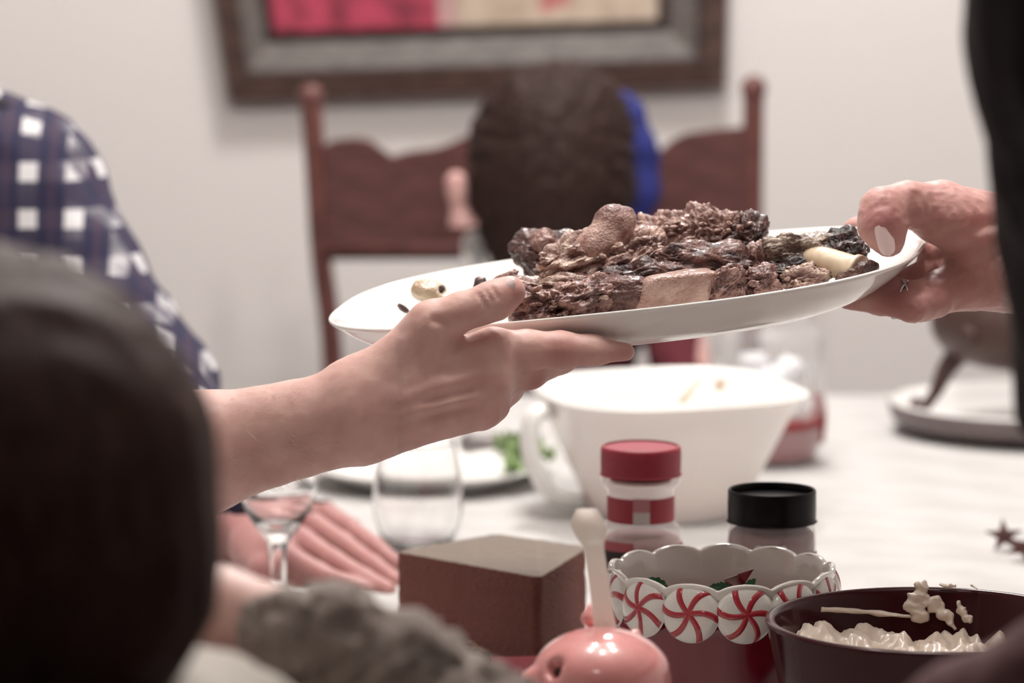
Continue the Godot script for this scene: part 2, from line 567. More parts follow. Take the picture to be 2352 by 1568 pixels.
func chair_and_picture() -> void:
	# the chair: everything laid out in its back plane, seen from the front
	var z := -4.36
	var s := PZ(1000, 400, z).distance_to(PZ(1001, 400, z))
	var base := Vector3(PZ(1235, 400, z).x, 0, z)
	var t := thing("dining_chair", "brown wooden dining chair with scalloped back panel behind the child", "chair", base)
	var L := func(px: float, py: float) -> Vector3: return PZ(px, py, z) - base
	for side in [[715, 238, 738, 590, 765, 850], [1731, 218, 1727, 560, 1722, 850]]:
		var a: Vector3 = L.call(side[0], side[1])
		var b: Vector3 = L.call(side[2], side[3])
		var c: Vector3 = L.call(side[4], side[5])
		var foot := Vector3(c.x * 0.98, 0.0, 0.02)
		var pr := 27.0 * s
		var path := smooth_path([a + Vector3(0, -0.004, 0), a.lerp(b, 0.08), a.lerp(b, 0.5), b, c, c.lerp(foot, 0.4), foot], 5)
		obj("post", tube(path, [pr], 12, 0.9), M.wood, t)
		var fin := lathe([Vector2(0.0001, -0.02), Vector2(pr * 0.9, -0.018), Vector2(pr * 0.85, -0.006), Vector2(pr * 1.08, 0.004), Vector2(pr * 1.05, 0.014), Vector2(pr * 0.6, 0.021), Vector2(0.0001, 0.023)], 20)
		obj("finial", fin, M.wood, t, a)
	var top := [[744, 333], [770, 322], [817, 318], [850, 323], [880, 345], [900, 360], [925, 352], [955, 346], [996, 342], [1030, 332], [1075, 312], [1130, 275], [1235, 255], [1340, 275], [1400, 310], [1450, 330], [1490, 342], [1519, 345], [1545, 322], [1580, 306], [1650, 297], [1712, 292]]
	var o := PackedVector2Array()
	for p in top:
		var v: Vector3 = L.call(p[0], p[1])
		o.append(Vector2(v.x, v.y))
	for p in [[1722, 560], [1240, 588], [752, 588]]:
		var v: Vector3 = L.call(p[0], p[1])
		o.append(Vector2(v.x, v.y))
	obj("back_panel", slab(o, 0.022), M.wood_h, t, Vector3(0, 0, -0.011))
	var rl: Vector3 = L.call(742, 574)
	var rr: Vector3 = L.call(1724, 572)
	obj("rail", tube([rl + Vector3(0, 0, 0.006), rl.lerp(rr, 0.5) + Vector3(0, 0, 0.006), rr + Vector3(0, 0, 0.006)], [0.011], 10), M.wood_h, t)
	obj("seat", rbox(Vector3(0.46, 0.035, 0.42), 0.01), M.wood_h, t, Vector3(0, 0.45, 0.22))
	for sx in [-1, 1]:
		obj("leg", tube([Vector3(sx * 0.19, 0.44, 0.4), Vector3(sx * 0.19, 0.2, 0.4), Vector3(sx * 0.19, 0, 0.4)], [0.022, 0.02, 0.016], 12), M.wood, t)
	# the picture on the wall: frame mouldings mitred round a painted canvas
	var pz := WALL_Z + 0.001
	var C := PZ(1090, 110, pz)
	var pic := thing("framed_picture", "large picture in a broad brown and grey frame hanging on the back wall", "picture", C)
	var corner := func(px: float, py: float) -> Vector3: return PZ(px, py, pz) - C
	var bl: Vector3 = corner.call(531, 229)
	var br: Vector3 = corner.call(1664, 193)
	var u := (br - bl).normalized()
	var up := Vector3(-u.y, u.x, 0)
	var wdt := bl.distance_to(br)
	var hgt := 0.5
	var px2m := PZ(1000, 100, pz).distance_to(PZ(1001, 100, pz))
	var splay := 0.075
	# each band: [outer inset, inner inset, outer lift, inner lift, material]
	var brown := tri(mat(col(104, 76, 68), 0.5), tex.streak, Vector3(3, 24, 3))
	var grey := tri(mat(col(132, 122, 117), 0.5), tex.streak, Vector3(3, 24, 3))
	var dark := tri(mat(col(70, 50, 46), 0.5), tex.streak, Vector3(3, 24, 3))
	var bands := [[0.0, 0.0, 0.0, 0.03, brown, "outer_edge"], [0.0, 58.0, 0.03, 0.034, brown, "outer_moulding"], [58.0, 66.0, 0.034, 0.026, dark, "groove"], [66.0, 128.0, 0.026, 0.014, grey, "grey_slope"], [128.0, 152.0, 0.014, 0.018, dark, "inner_moulding"], [152.0, 154.0, 0.018, 0.008, dark, "inner_lip"]]
	var pt := func(corner_i: int, inset: float, lift: float) -> Vector3:
		var ix: float = inset * px2m * (0.80 if corner_i in [0, 3] else 1.03)
		var iy := inset * px2m
		var sx := -1.0 if corner_i in [0, 3] else 1.0
		var sy := 0.0 if corner_i in [0, 1] else hgt
		var x: float = (wdt / 2 - ix) * sx + sx * splay * 0.0
		var y := sy + (iy if sy == 0.0 else -iy)
		x += sx * y * (0.11 if sx < 0 else 0.05)
		return bl + u * (wdt / 2 + x) + up * y + Vector3(0, 0, lift)
	for b: Array in bands:
		for k in 4:
			var st := begin()
			st.set_smooth_group(-1)
			var a: Vector3 = pt.call(k, b[0], b[2])
			var a2: Vector3 = pt.call((k + 1) % 4, b[0], b[2])
			var i2: Vector3 = pt.call((k + 1) % 4, b[1], b[3])
			var i1: Vector3 = pt.call(k, b[1], b[3])
			quad(st, a, a2, i2, i1)
			st.generate_normals()
			obj(b[5], st.commit(), b[4], pic)
	var cst := begin()
	cst.set_smooth_group(-1)
	var cc := [pt.call(0, 150.0, 0.009), pt.call(1, 150.0, 0.009), pt.call(2, 150.0, 0.009), pt.call(3, 150.0, 0.009)]
	var uvs := [Vector2(0, 1), Vector2(1, 1), Vector2(1, 0), Vector2(0, 0)]
	for k in [0, 2, 1, 0, 3, 2]:
		cst.set_uv(uvs[k]); cst.add_vertex(cc[k])
	cst.generate_normals()
	var im := Image.create(256, 128, false, Image.FORMAT_RGB8)
	var n := FastNoiseLite.new()
	n.seed = 21; n.frequency = 0.02
	for y in 128:
		for x in 256:
			var a := n.get_noise_2d(x, y) * 26.0
			var bb := n.get_noise_2d(x * 2.2 + 400.0, y * 2.2)
			var c := col(196, 178, 160)
			if x + a * 0.4 < 108: c = col(178, 62, 88).lerp(col(128, 40, 60), clampf(bb * 1.6, 0, 1))
			elif x + a < 124: c = col(188, 150, 148)
			elif absf(x - 187 + a * 0.3) < 10 and y < 118 + a * 0.3: c = col(190, 120, 118)
			elif y + a < 52: c = col(160, 120, 104)
			im.set_pixel(x, y, c.lerp(Color(c.r * 0.86, c.g * 0.84, c.b * 0.82), clampf(bb + 0.3, 0, 1)))
	obj("canvas", cst.commit(), mat(Color.WHITE, 0.7, {"albedo_texture": ImageTexture.create_from_image(im)}), pic)
	obj("backing", rbox(Vector3(wdt * 0.86, hgt * 0.9, 0.006), 0.001), dark, pic, bl + u * (wdt / 2) + up * hgt / 2 + Vector3(0, 0, 0.003), Basis(Vector3(0, 0, 1), atan2(u.y, u.x)))

func pendant() -> void:
	var at := Vector3(0.08, 2.02, -2.56)
	var t := thing("chandelier", "small brass chandelier with round bulbs hanging above the table", "lamp", at)
	var brass := mat(col(150, 112, 66), 0.3, {"metallic": 0.9})
	obj("rod", tube([Vector3(0, 0.02, 0), Vector3(0, 0.4, 0), Vector3(0, 0.575, 0)], [0.008], 10), brass, t)
	obj("canopy", lathe([Vector2(0.0001, 0.54), Vector2(0.055, 0.545), Vector2(0.06, 0.575), Vector2(0.0001, 0.578)], 24), brass, t)
	obj("hub", lathe([Vector2(0.0001, -0.05), Vector2(0.02, -0.04), Vector2(0.032, -0.01), Vector2(0.02, 0.02), Vector2(0.012, 0.05), Vector2(0.0001, 0.06)], 24), brass, t)
	for k in 5:
		var a := TAU * k / 5 + 0.35
		var d := Vector3(cos(a), 0, sin(a))
		var end := d * 0.25 + Vector3(0, 0.02, 0)
		obj("arm", tube(smooth_path([d * 0.02, d * 0.12 + Vector3(0, -0.05, 0), d * 0.22 + Vector3(0, -0.03, 0), end], 5), [0.006], 8), brass, t)
		obj("socket", lathe([Vector2(0.0001, -0.005), Vector2(0.018, 0.0), Vector2(0.02, 0.03), Vector2(0.0001, 0.032)], 16), brass, t, end)
		var bulb := SphereMesh.new()
		bulb.radius = 0.035; bulb.height = 0.07
		var bp := end + Vector3(0, 0.065, 0)
		obj("bulb", bulb, mat(col(255, 244, 228), 0.4, {"emission": Color(1.0, 0.97, 0.93), "emission_energy_multiplier": 12.0}), t, bp)
		var l := OmniLight3D.new()
		l.name = "bulb_light"
		l.light_color = Color(1.0, 0.985, 0.97)
		l.light_energy = 0.275
		l.light_size = 0.034
		l.omni_range = 12.0
		l.omni_attenuation = 2.0
		l.shadow_enabled = true
		l.position = bp
		t.add_child(l, true)
	# two flush ceiling fittings
	for q in [[Vector3(-0.3, 2.6, -0.6), 0.16, "round flush ceiling lamp near the front of the room"], [Vector3(0.15, 2.6, -4.05), 2.2, "round flush ceiling lamp close to the back wall"]]:
		var c := thing("ceiling_lamp", q[2], "lamp", q[0])
		var disc := CylinderMesh.new()
		disc.top_radius = 0.2; disc.bottom_radius = 0.18; disc.height = 0.05
		obj("diffuser", disc, mat(col(250, 248, 244), 0.5, {"emission": Color(1.0, 0.98, 0.97), "emission_energy_multiplier": 2.0 * q[1]}), c, Vector3(0, -0.025, 0))
		var al := AreaLight3D.new()
		al.name = "diffuser_light"
		al.area_size = Vector2(0.34, 0.34)
		al.light_color = Color(1.0, 0.985, 0.975)
		al.light_energy = q[1]
		al.area_range = 12.0
		al.area_attenuation = 2.0
		al.shadow_enabled = true
		al.position = Vector3(0, -0.06, 0)
		al.rotation = Vector3(-PI / 2, 0, 0)
		c.add_child(al)

# ---------------------------------------------------------------- the platter and what lies on it
const PA := 0.1986
const PB := 0.1183
const PN := 2.67
func platter_basis() -> Basis: return Basis(Vector3(0, 0, 1), 0.1486) * Basis(Vector3(1, 0, 0), 0.061) * Basis(Vector3.UP, -0.248)
func platter_at() -> Vector3: return P(1437, 638, 2.53)
func super_r(a: float) -> float: return pow(pow(absf(cos(a)) / PA, PN) + pow(absf(sin(a)) / PB, PN), -1.0 / PN)
func platter() -> void:
	var prof := smooth_path([Vector2(0.0001, -0.0285), Vector2(0.55, -0.0285), Vector2(0.70, -0.0285), Vector2(0.74, -0.0272), Vector2(0.83, -0.0225), Vector2(0.915, -0.0135), Vector2(0.972, -0.005), Vector2(0.998, -0.0012), Vector2(1.0, 0.0006), Vector2(0.990, 0.0012), Vector2(0.968, -0.0008), Vector2(0.90, -0.0095), Vector2(0.82, -0.0178), Vector2(0.73, -0.0225), Vector2(0.6, -0.0238), Vector2(0.3, -0.0238), Vector2(0.0001, -0.0238)], 4)
	var m := lathe(prof, 160, func(a, p): return super_r(a) * p.x)
	var o := obj("serving_platter", m, M.china, self, platter_at(), platter_basis())
	tag(o, "long white china platter of meat held up between the two hands", "platter")
func on_plate(px: float, py: float, h: float) -> Vector3:   # the point h above the platter's well that is seen at a pixel
	var b := platter_basis()
	var o := platter_at() + b.y * (-0.0238 + h)
	var r := ray(px, py)
	return EYE + r * ((o - EYE).dot(b.y) / r.dot(b.y))

func lump(called: String, label: String, px: float, py: float, d: float, w: float, hh: float, dep: float, rot: float, light: Color, dark: Color, amp := 0.003, o := {}) -> MeshInstance3D:
	var s := d / F
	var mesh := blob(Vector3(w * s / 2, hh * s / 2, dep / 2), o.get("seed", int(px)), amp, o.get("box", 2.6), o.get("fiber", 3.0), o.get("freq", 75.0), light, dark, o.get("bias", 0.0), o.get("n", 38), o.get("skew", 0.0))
	var b := Basis(Vector3(0, 0, 1), deg_to_rad(rot)) * Basis(Vector3.UP, deg_to_rad(o.get("yaw", 0.0))) * Basis(Vector3.RIGHT, deg_to_rad(o.get("tip", 0.0)))
	return tag(obj(called, mesh, o.get("mat", M.meat), self, P(px, py, d), b), label, o.get("cat", "meat"), o.get("group", "chunks of braised pork on the platter"))

func meat() -> void:
	var fat := lin(212, 184, 168)
	var pale := lin(190, 154, 142)
	var pink := lin(164, 124, 114)
	var lean := lin(122, 83, 76)
	var brown := lin(98, 62, 56)
	var dark := lin(62, 38, 36)
	# back row
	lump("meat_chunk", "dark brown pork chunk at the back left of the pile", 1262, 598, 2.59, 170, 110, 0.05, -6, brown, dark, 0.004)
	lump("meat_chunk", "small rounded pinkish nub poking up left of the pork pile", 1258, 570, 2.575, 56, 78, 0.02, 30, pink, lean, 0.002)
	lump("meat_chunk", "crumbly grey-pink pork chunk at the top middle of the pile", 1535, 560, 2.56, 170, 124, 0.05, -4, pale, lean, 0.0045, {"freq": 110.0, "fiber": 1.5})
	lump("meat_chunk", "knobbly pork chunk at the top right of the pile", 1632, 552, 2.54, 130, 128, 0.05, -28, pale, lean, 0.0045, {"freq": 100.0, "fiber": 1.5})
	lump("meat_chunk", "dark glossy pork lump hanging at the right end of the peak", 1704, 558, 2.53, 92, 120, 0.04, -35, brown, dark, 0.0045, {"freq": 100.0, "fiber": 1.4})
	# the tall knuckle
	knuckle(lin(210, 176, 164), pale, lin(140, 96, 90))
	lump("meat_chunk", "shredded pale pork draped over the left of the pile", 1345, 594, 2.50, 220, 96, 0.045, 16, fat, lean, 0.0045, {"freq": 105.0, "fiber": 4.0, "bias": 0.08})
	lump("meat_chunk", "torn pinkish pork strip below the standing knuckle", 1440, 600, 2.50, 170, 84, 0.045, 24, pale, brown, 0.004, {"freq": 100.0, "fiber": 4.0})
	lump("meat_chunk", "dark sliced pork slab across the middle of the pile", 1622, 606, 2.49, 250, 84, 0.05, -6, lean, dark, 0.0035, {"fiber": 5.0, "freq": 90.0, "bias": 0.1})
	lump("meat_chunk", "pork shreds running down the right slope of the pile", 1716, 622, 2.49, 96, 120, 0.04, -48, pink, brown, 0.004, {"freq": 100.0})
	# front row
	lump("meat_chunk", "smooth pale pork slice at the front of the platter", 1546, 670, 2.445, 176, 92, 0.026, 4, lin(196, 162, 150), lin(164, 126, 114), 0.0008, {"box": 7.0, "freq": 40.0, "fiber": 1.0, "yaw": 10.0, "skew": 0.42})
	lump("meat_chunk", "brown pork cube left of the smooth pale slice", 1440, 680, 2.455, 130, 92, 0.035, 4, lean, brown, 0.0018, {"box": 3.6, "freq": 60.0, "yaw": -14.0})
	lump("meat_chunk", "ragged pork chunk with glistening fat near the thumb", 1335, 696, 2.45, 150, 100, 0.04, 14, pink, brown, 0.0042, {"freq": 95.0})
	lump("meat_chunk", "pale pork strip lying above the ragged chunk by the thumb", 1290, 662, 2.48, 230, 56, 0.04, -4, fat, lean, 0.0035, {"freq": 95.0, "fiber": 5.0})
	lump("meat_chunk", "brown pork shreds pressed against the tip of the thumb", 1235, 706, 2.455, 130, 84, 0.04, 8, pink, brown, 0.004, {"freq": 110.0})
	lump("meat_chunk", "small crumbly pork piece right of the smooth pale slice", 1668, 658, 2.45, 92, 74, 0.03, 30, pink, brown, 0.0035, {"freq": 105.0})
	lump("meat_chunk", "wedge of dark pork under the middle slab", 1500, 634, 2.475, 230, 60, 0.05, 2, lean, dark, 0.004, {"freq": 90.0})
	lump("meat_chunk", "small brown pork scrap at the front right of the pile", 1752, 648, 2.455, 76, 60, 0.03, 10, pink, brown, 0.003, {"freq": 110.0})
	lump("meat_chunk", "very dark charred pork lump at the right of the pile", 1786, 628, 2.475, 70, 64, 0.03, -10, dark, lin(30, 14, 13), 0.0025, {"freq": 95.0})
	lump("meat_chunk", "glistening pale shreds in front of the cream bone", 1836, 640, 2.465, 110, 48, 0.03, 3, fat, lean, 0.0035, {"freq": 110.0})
	# the rib at the right, its far end dark
	var rib := lump("rib_piece", "long grey-topped rib with a dark charred end near the other hand", 1838, 574, 2.50, 235, 64, 0.04, 4, lin(172, 152, 136), lin(98, 74, 62), 0.0032, {"freq": 100.0, "fiber": 2.0, "bias": 0.05})
	var inv := rib.transform.affine_inverse()
	obj("charred_end", blob(Vector3(0.0135, 0.0125, 0.018), 77, 0.0025, 2.6, 1.5, 110.0, lin(62, 34, 30), lin(34, 17, 16), 0.0, 22), M.meat, rib, inv * P(1942, 573, 2.492), inv.basis * Basis(Vector3(0, 0, 1), 0.2))
	obj("dark_underside", blob(Vector3(0.026, 0.008, 0.016), 78, 0.002, 2.6, 2.0, 90.0, lin(70, 40, 34), lin(38, 20, 18), 0.0, 18), M.meat, rib, inv * P(1862, 604, 2.488), inv.basis * Basis(Vector3(0, 0, 1), 0.25))
	# cream coloured bone with a brown hollow end
	var bone_path := smooth_path([P(1868, 592, 2.485), P(1900, 600, 2.475), P(1938, 612, 2.468), P(1972, 624, 2.462)], 5)
	var bo := Vector3(P(1920, 620, 2.48))
	for i in bone_path.size(): bone_path[i] -= bo
	var bone := thing("bone_piece", "smooth cream bone with a brown hollow end on the platter's right", "bone", bo)
	var br := []
	for i in bone_path.size(): br.append(lerpf(0.0105, 0.0115, float(i) / bone_path.size()) + (0.002 if i > bone_path.size() - 4 else 0.0))
	obj("shaft", tube(bone_path, br, 24, 0.8), tri(mat(col(222, 200, 172), 0.4), tex.fine, Vector3(20, 20, 20)), bone)
	obj("hollow_end", blob(Vector3(0.0145, 0.0062, 0.006), 31, 0.0012, 2.2, 1.0, 90.0, lin(96, 58, 46), lin(60, 32, 28), 0.0, 14), M.meat, bone, P(1966, 627, 2.452) - bo, Basis(Vector3(0, 0, 1), 0.45))
	# loose scraps at the left end
	var cream := tri(mat(col(216, 200, 178), 0.5), tex.fine, Vector3(25, 25, 25))
	lump("fat_scrap", "pale cream scrap of fat at the platter's left end", 985, 668, 2.585, 84, 52, 0.03, -14, lin(214, 198, 172), lin(186, 160, 132), 0.0012, {"freq": 50.0, "group": "scraps at the platter's left end", "cat": "food scrap"})
	lump("fat_scrap", "thin cream tail of fat behind the thumb", 1036, 684, 2.57, 80, 24, 0.02, -16, lin(214, 198, 172), lin(176, 150, 124), 0.001, {"freq": 50.0, "group": "scraps at the platter's left end", "cat": "food scrap"})
	lump("meat_scrap", "tiny dark brown scrap on the pale cream fat", 1014, 662, 2.568, 14, 16, 0.005, 20, dark, dark, 0.0008, {"n": 10, "group": "scraps at the platter's left end", "cat": "food scrap"})
	lump("meat_scrap", "dark upright scrap between the cream fat and the thumb", 1106, 655, 2.56, 24, 34, 0.008, 10, brown, dark, 0.0012, {"n": 14, "group": "scraps at the platter's left end", "cat": "food scrap"})
	lump("meat_scrap", "small dark scrap closest to the platter's left tip", 926, 709, 2.56, 34, 20, 0.007, -38, lean, dark, 0.0012, {"n": 14, "group": "scraps at the platter's left end", "cat": "food scrap"})
	lump("meat_scrap", "light shreds standing up just behind the thumb tip", 1160, 640, 2.55, 60, 30, 0.012, 20, pink, lean, 0.0025, {"n": 16, "freq": 120.0, "group": "scraps at the platter's left end", "cat": "food scrap"})
	# loose strands torn from the pile
	var rng := RandomNumberGenerator.new()
	rng.seed = 11
	var st := begin()
	st.set_smooth_group(-1)
	var spots := [[1240, 570, 1480, 640, 2.478], [1480, 510, 1600, 590, 2.532], [1580, 500, 1730, 580, 2.512], [1220, 660, 1390, 725, 2.432], [1640, 632, 1860, 662, 2.446]]
	st.set_smooth_group(0)
	for k in 170:
		var sp: Array = spots[k % spots.size()]
		var a := P(rng.randf_range(sp[0], sp[2]), rng.randf_range(sp[1], sp[3]), sp[4] + rng.randf_range(-0.002, 0.010))
		var r := Vector3(rng.randf_range(0.0012, 0.0042), rng.randf_range(0.0008, 0.0018), rng.randf_range(0.0008, 0.0018))
		var b := Basis(Vector3(0, 0, 1), rng.randf_range(-0.9, 0.9)) * Basis(Vector3.UP, rng.randf_range(-0.6, 0.6))
		st.append_from(blob(r, 100 + k, 0.0006, 2.2, 1.5, 260.0, pale.lerp(fat, rng.randf()), lean, 0.0, 5), 0, Transform3D(b, a))
	var sh := obj("meat_crumbs", st.commit(), M.meat)
	sh.set_meta("kind", "stuff")
	tag(sh, "small loose crumbs of pork clinging all over the pile", "meat")

func knuckle(fat: Color, pale: Color, lean: Color) -> void:
	var f := Field.new(P(1280, 680, 2.48) + Vector3(0, 0, -0.05), P(1500, 450, 2.48) + Vector3(0, 0, 0.05), 0.0018)
	f.chain([P(1318, 606, 2.496), P(1372, 566, 2.492), P(1396, 534, 2.492), P(1410, 506, 2.492)], [0.0105, 0.0105, 0.0072, 0.0074], 0.008)
	f.cap(P(1398, 497, 2.492), P(1432, 500, 2.492), 0.0068, 0.0060, 0.006)
	f.cap(P(1408, 540, 2.496), P(1440, 590, 2.512), 0.009, 0.012, 0.012)
	var m := field_mesh([f], func(p, nn):
		var t := clampf(0.55 + ridge.get_noise_3dv(p * 900.0) * 0.5 + noise.get_noise_3dv(p * 420.0) * 0.9, 0, 1)
		var c := lean.lerp(fat, t)
		var top := clampf((p - P(1412, 505, 2.492)).dot(upv()) / 0.006, 0.0, 1.0)
		return c.lerp(lin(112, 70, 64), top * 0.9), func(p, nn): return ridge.get_noise_3dv(p * 600.0) * 0.0011 + noise.get_noise_3dv(p * 260.0) * 0.0022 + noise.get_noise_3dv(p * 2600.0) * 0.0003, P(1400, 580, 2.5))
	tag(obj("pork_knuckle", m, M.meat, self, P(1400, 580, 2.5)), "pale fatty pork knuckle standing up at the pile's highest left peak", "meat", "chunks of braised pork on the platter")

# ---------------------------------------------------------------- people
func skin_color(base: Color, red: Color, list: Array, rad: float) -> Callable:
	return func(p: Vector3, _n: Vector3) -> Color:
		var t := clampf(0.22 + noise.get_noise_3dv(p * 420.0) * 0.30 + noise.get_noise_3dv(p * 1300.0) * 0.12, 0.0, 1.0)
		for q in list:
			t = maxf(t, 0.85 * exp(-(p - (q as Vector3)).length_squared() / (rad * rad)))
		return base.lerp(red, t)

func eyes(t: Node, c: Vector3, r: float, face: Vector3, up: Vector3, root: Vector3) -> void:
	var side := up.cross(face).normalized()
	for k in [-1.0, 1.0]:
		var b := SphereMesh.new()
		b.radius = r * 0.07; b.height = r * 0.14
		obj("iris", b, mat(col(58, 42, 36), 0.2), t, c + face * r * 0.855 + up * r * 0.07 + side * k * r * 0.37 - root)

func head_field(c: Vector3, r: float, face: Vector3, up: Vector3, neck: Vector3, cell := 0.005) -> Field:
	var side := up.cross(face).normalized()
	var lo := Vector3(minf(c.x, neck.x), minf(c.y, neck.y), minf(c.z, neck.z)) - Vector3.ONE * r * 1.5
	var hi := Vector3(maxf(c.x, neck.x), maxf(c.y, neck.y), maxf(c.z, neck.z)) + Vector3.ONE * r * 1.5
	var f := Field.new(lo, hi, cell)
	f.cap(c + up * r * 0.22 - face * r * 0.12, c + up * r * 0.18 + face * r * 0.1, r * 0.92, r * 0.84, 0.02, side, 0.88)
	f.cap(c + face * r * 0.35 - up * r * 0.1, c + face * r * 0.48 - up * r * 0.72, r * 0.55, r * 0.36, 0.03)   # face and jaw
	f.cap(c - up * r * 0.5 - face * r * 0.1, neck, r * 0.52, r * 0.55, 0.02)
	f.cap(c + face * r * 0.88 + up * r * 0.12, c + face * r * 1.06 - up * r * 0.22, r * 0.09, r * 0.15, 0.012)   # nose
	for s in [-1.0, 1.0]:
		f.cap(c + face * r * 0.98 + up * r * 0.08 + side * s * r * 0.34, c + face * r * 0.96 + up * r * 0.07 + side * s * r * 0.4, r * 0.13, r * 0.12, 0.008, Vector3.ZERO, 1.0, true)   # eye sockets
		f.cap(c + face * r * 0.76 + up * r * 0.07 + side * s * r * 0.35, c + face * r * 0.76 + up * r * 0.07 + side * s * r * 0.36, r * 0.15, r * 0.15, 0.004)
		f.cap(c + side * s * r * 0.86 + up * r * 0.15 - face * r * 0.02, c + side * s * r * 0.9 - up * r * 0.18, r * 0.15, r * 0.09, 0.006, (side + face * 0.3 * s).normalized(), 0.4)   # ears
	f.cap(c + face * r * 0.93 - up * r * 0.42 + side * r * 0.2, c + face * r * 0.93 - up * r * 0.42 - side * r * 0.2, r * 0.09, r * 0.09, 0.01)   # lips
	return f

func d_z(dd: float) -> float: return P(0, 700, dd).z
func arm_bones(f: Field, d: float, zax: Vector3) -> void:
	f.cap(P(-90, 1172, d), P(420, 1048, d), 0.046, 0.0362, 0.02, zax, 0.82)
	f.cap(P(420, 1048, d), P(800, 957, d), 0.0362, 0.0292, 0.02, zax, 0.76)
	# back of the hand
	f.cap(P(805, 945, d), P(990, 744, d - 0.012), 0.0225, 0.0134, 0.016)
	f.cap(P(830, 905, d), P(1130, 806, d + 0.002), 0.022, 0.0138, 0.014)
	f.cap(P(830, 940, d), P(1128, 862, d - 0.002), 0.022, 0.0136, 0.014)
	f.cap(P(835, 965, d), P(1112, 905, d), 0.022, 0.0132, 0.014)
	f.cap(P(835, 975, d), P(1100, 936, d + 0.004), 0.0185, 0.0132, 0.014)
	f.cap(P(900, 930, d + 0.022), P(1080, 870, d + 0.022), 0.017, 0.012, 0.014)          # palm side
	# thumb
	f.cap(P(990, 744, d - 0.012), P(1062, 714, d - 0.014), 0.0134, 0.0105, 0.009)
	f.cap(P(1062, 714, d - 0.014), P(1112, 699, d - 0.015), 0.0108, 0.0110, 0.008)
	f.cap(P(1112, 699, d - 0.015), P(1140, 688, d - 0.015), 0.0110, 0.0113, 0.006)
	f.cap(P(1140, 688, d - 0.015), P(1170, 670, d - 0.014), 0.0113, 0.0101, 0.006)
	# index finger along the underside
	f.chain([P(1135, 804, d + 0.004), P(1215, 802, d + 0.008), P(1290, 804, d + 0.010), P(1360, 804, d + 0.012), P(1436, 808, d + 0.013)], [0.0128, 0.0110, 0.0108, 0.0086, 0.0060], 0.008)
	# middle, ring and little fingers curl away below the base
	f.chain([P(1128, 864, d + 0.004), P(1215, 852, d + 0.024), P(1290, 822, d + 0.044), P(1340, 800, d + 0.058)], [0.0126, 0.0110, 0.0092, 0.0080], 0.005)
	f.chain([P(1112, 905, d + 0.004), P(1160, 890, d + 0.034), P(1222, 840, d + 0.058), P(1260, 812, d + 0.072)], [0.0126, 0.0108, 0.0090, 0.0078], 0.005)
	f.chain([P(1102, 936, d + 0.006), P(1128, 925, d + 0.030), P(1165, 880, d + 0.058), P(1190, 845, d + 0.072)], [0.0124, 0.0100, 0.0084, 0.0072], 0.005)
	f.cap(P(1118, 938, d - 0.003), P(1143, 934, d + 0.004), 0.0110, 0.0068, 0.006)       # little-finger knuckle

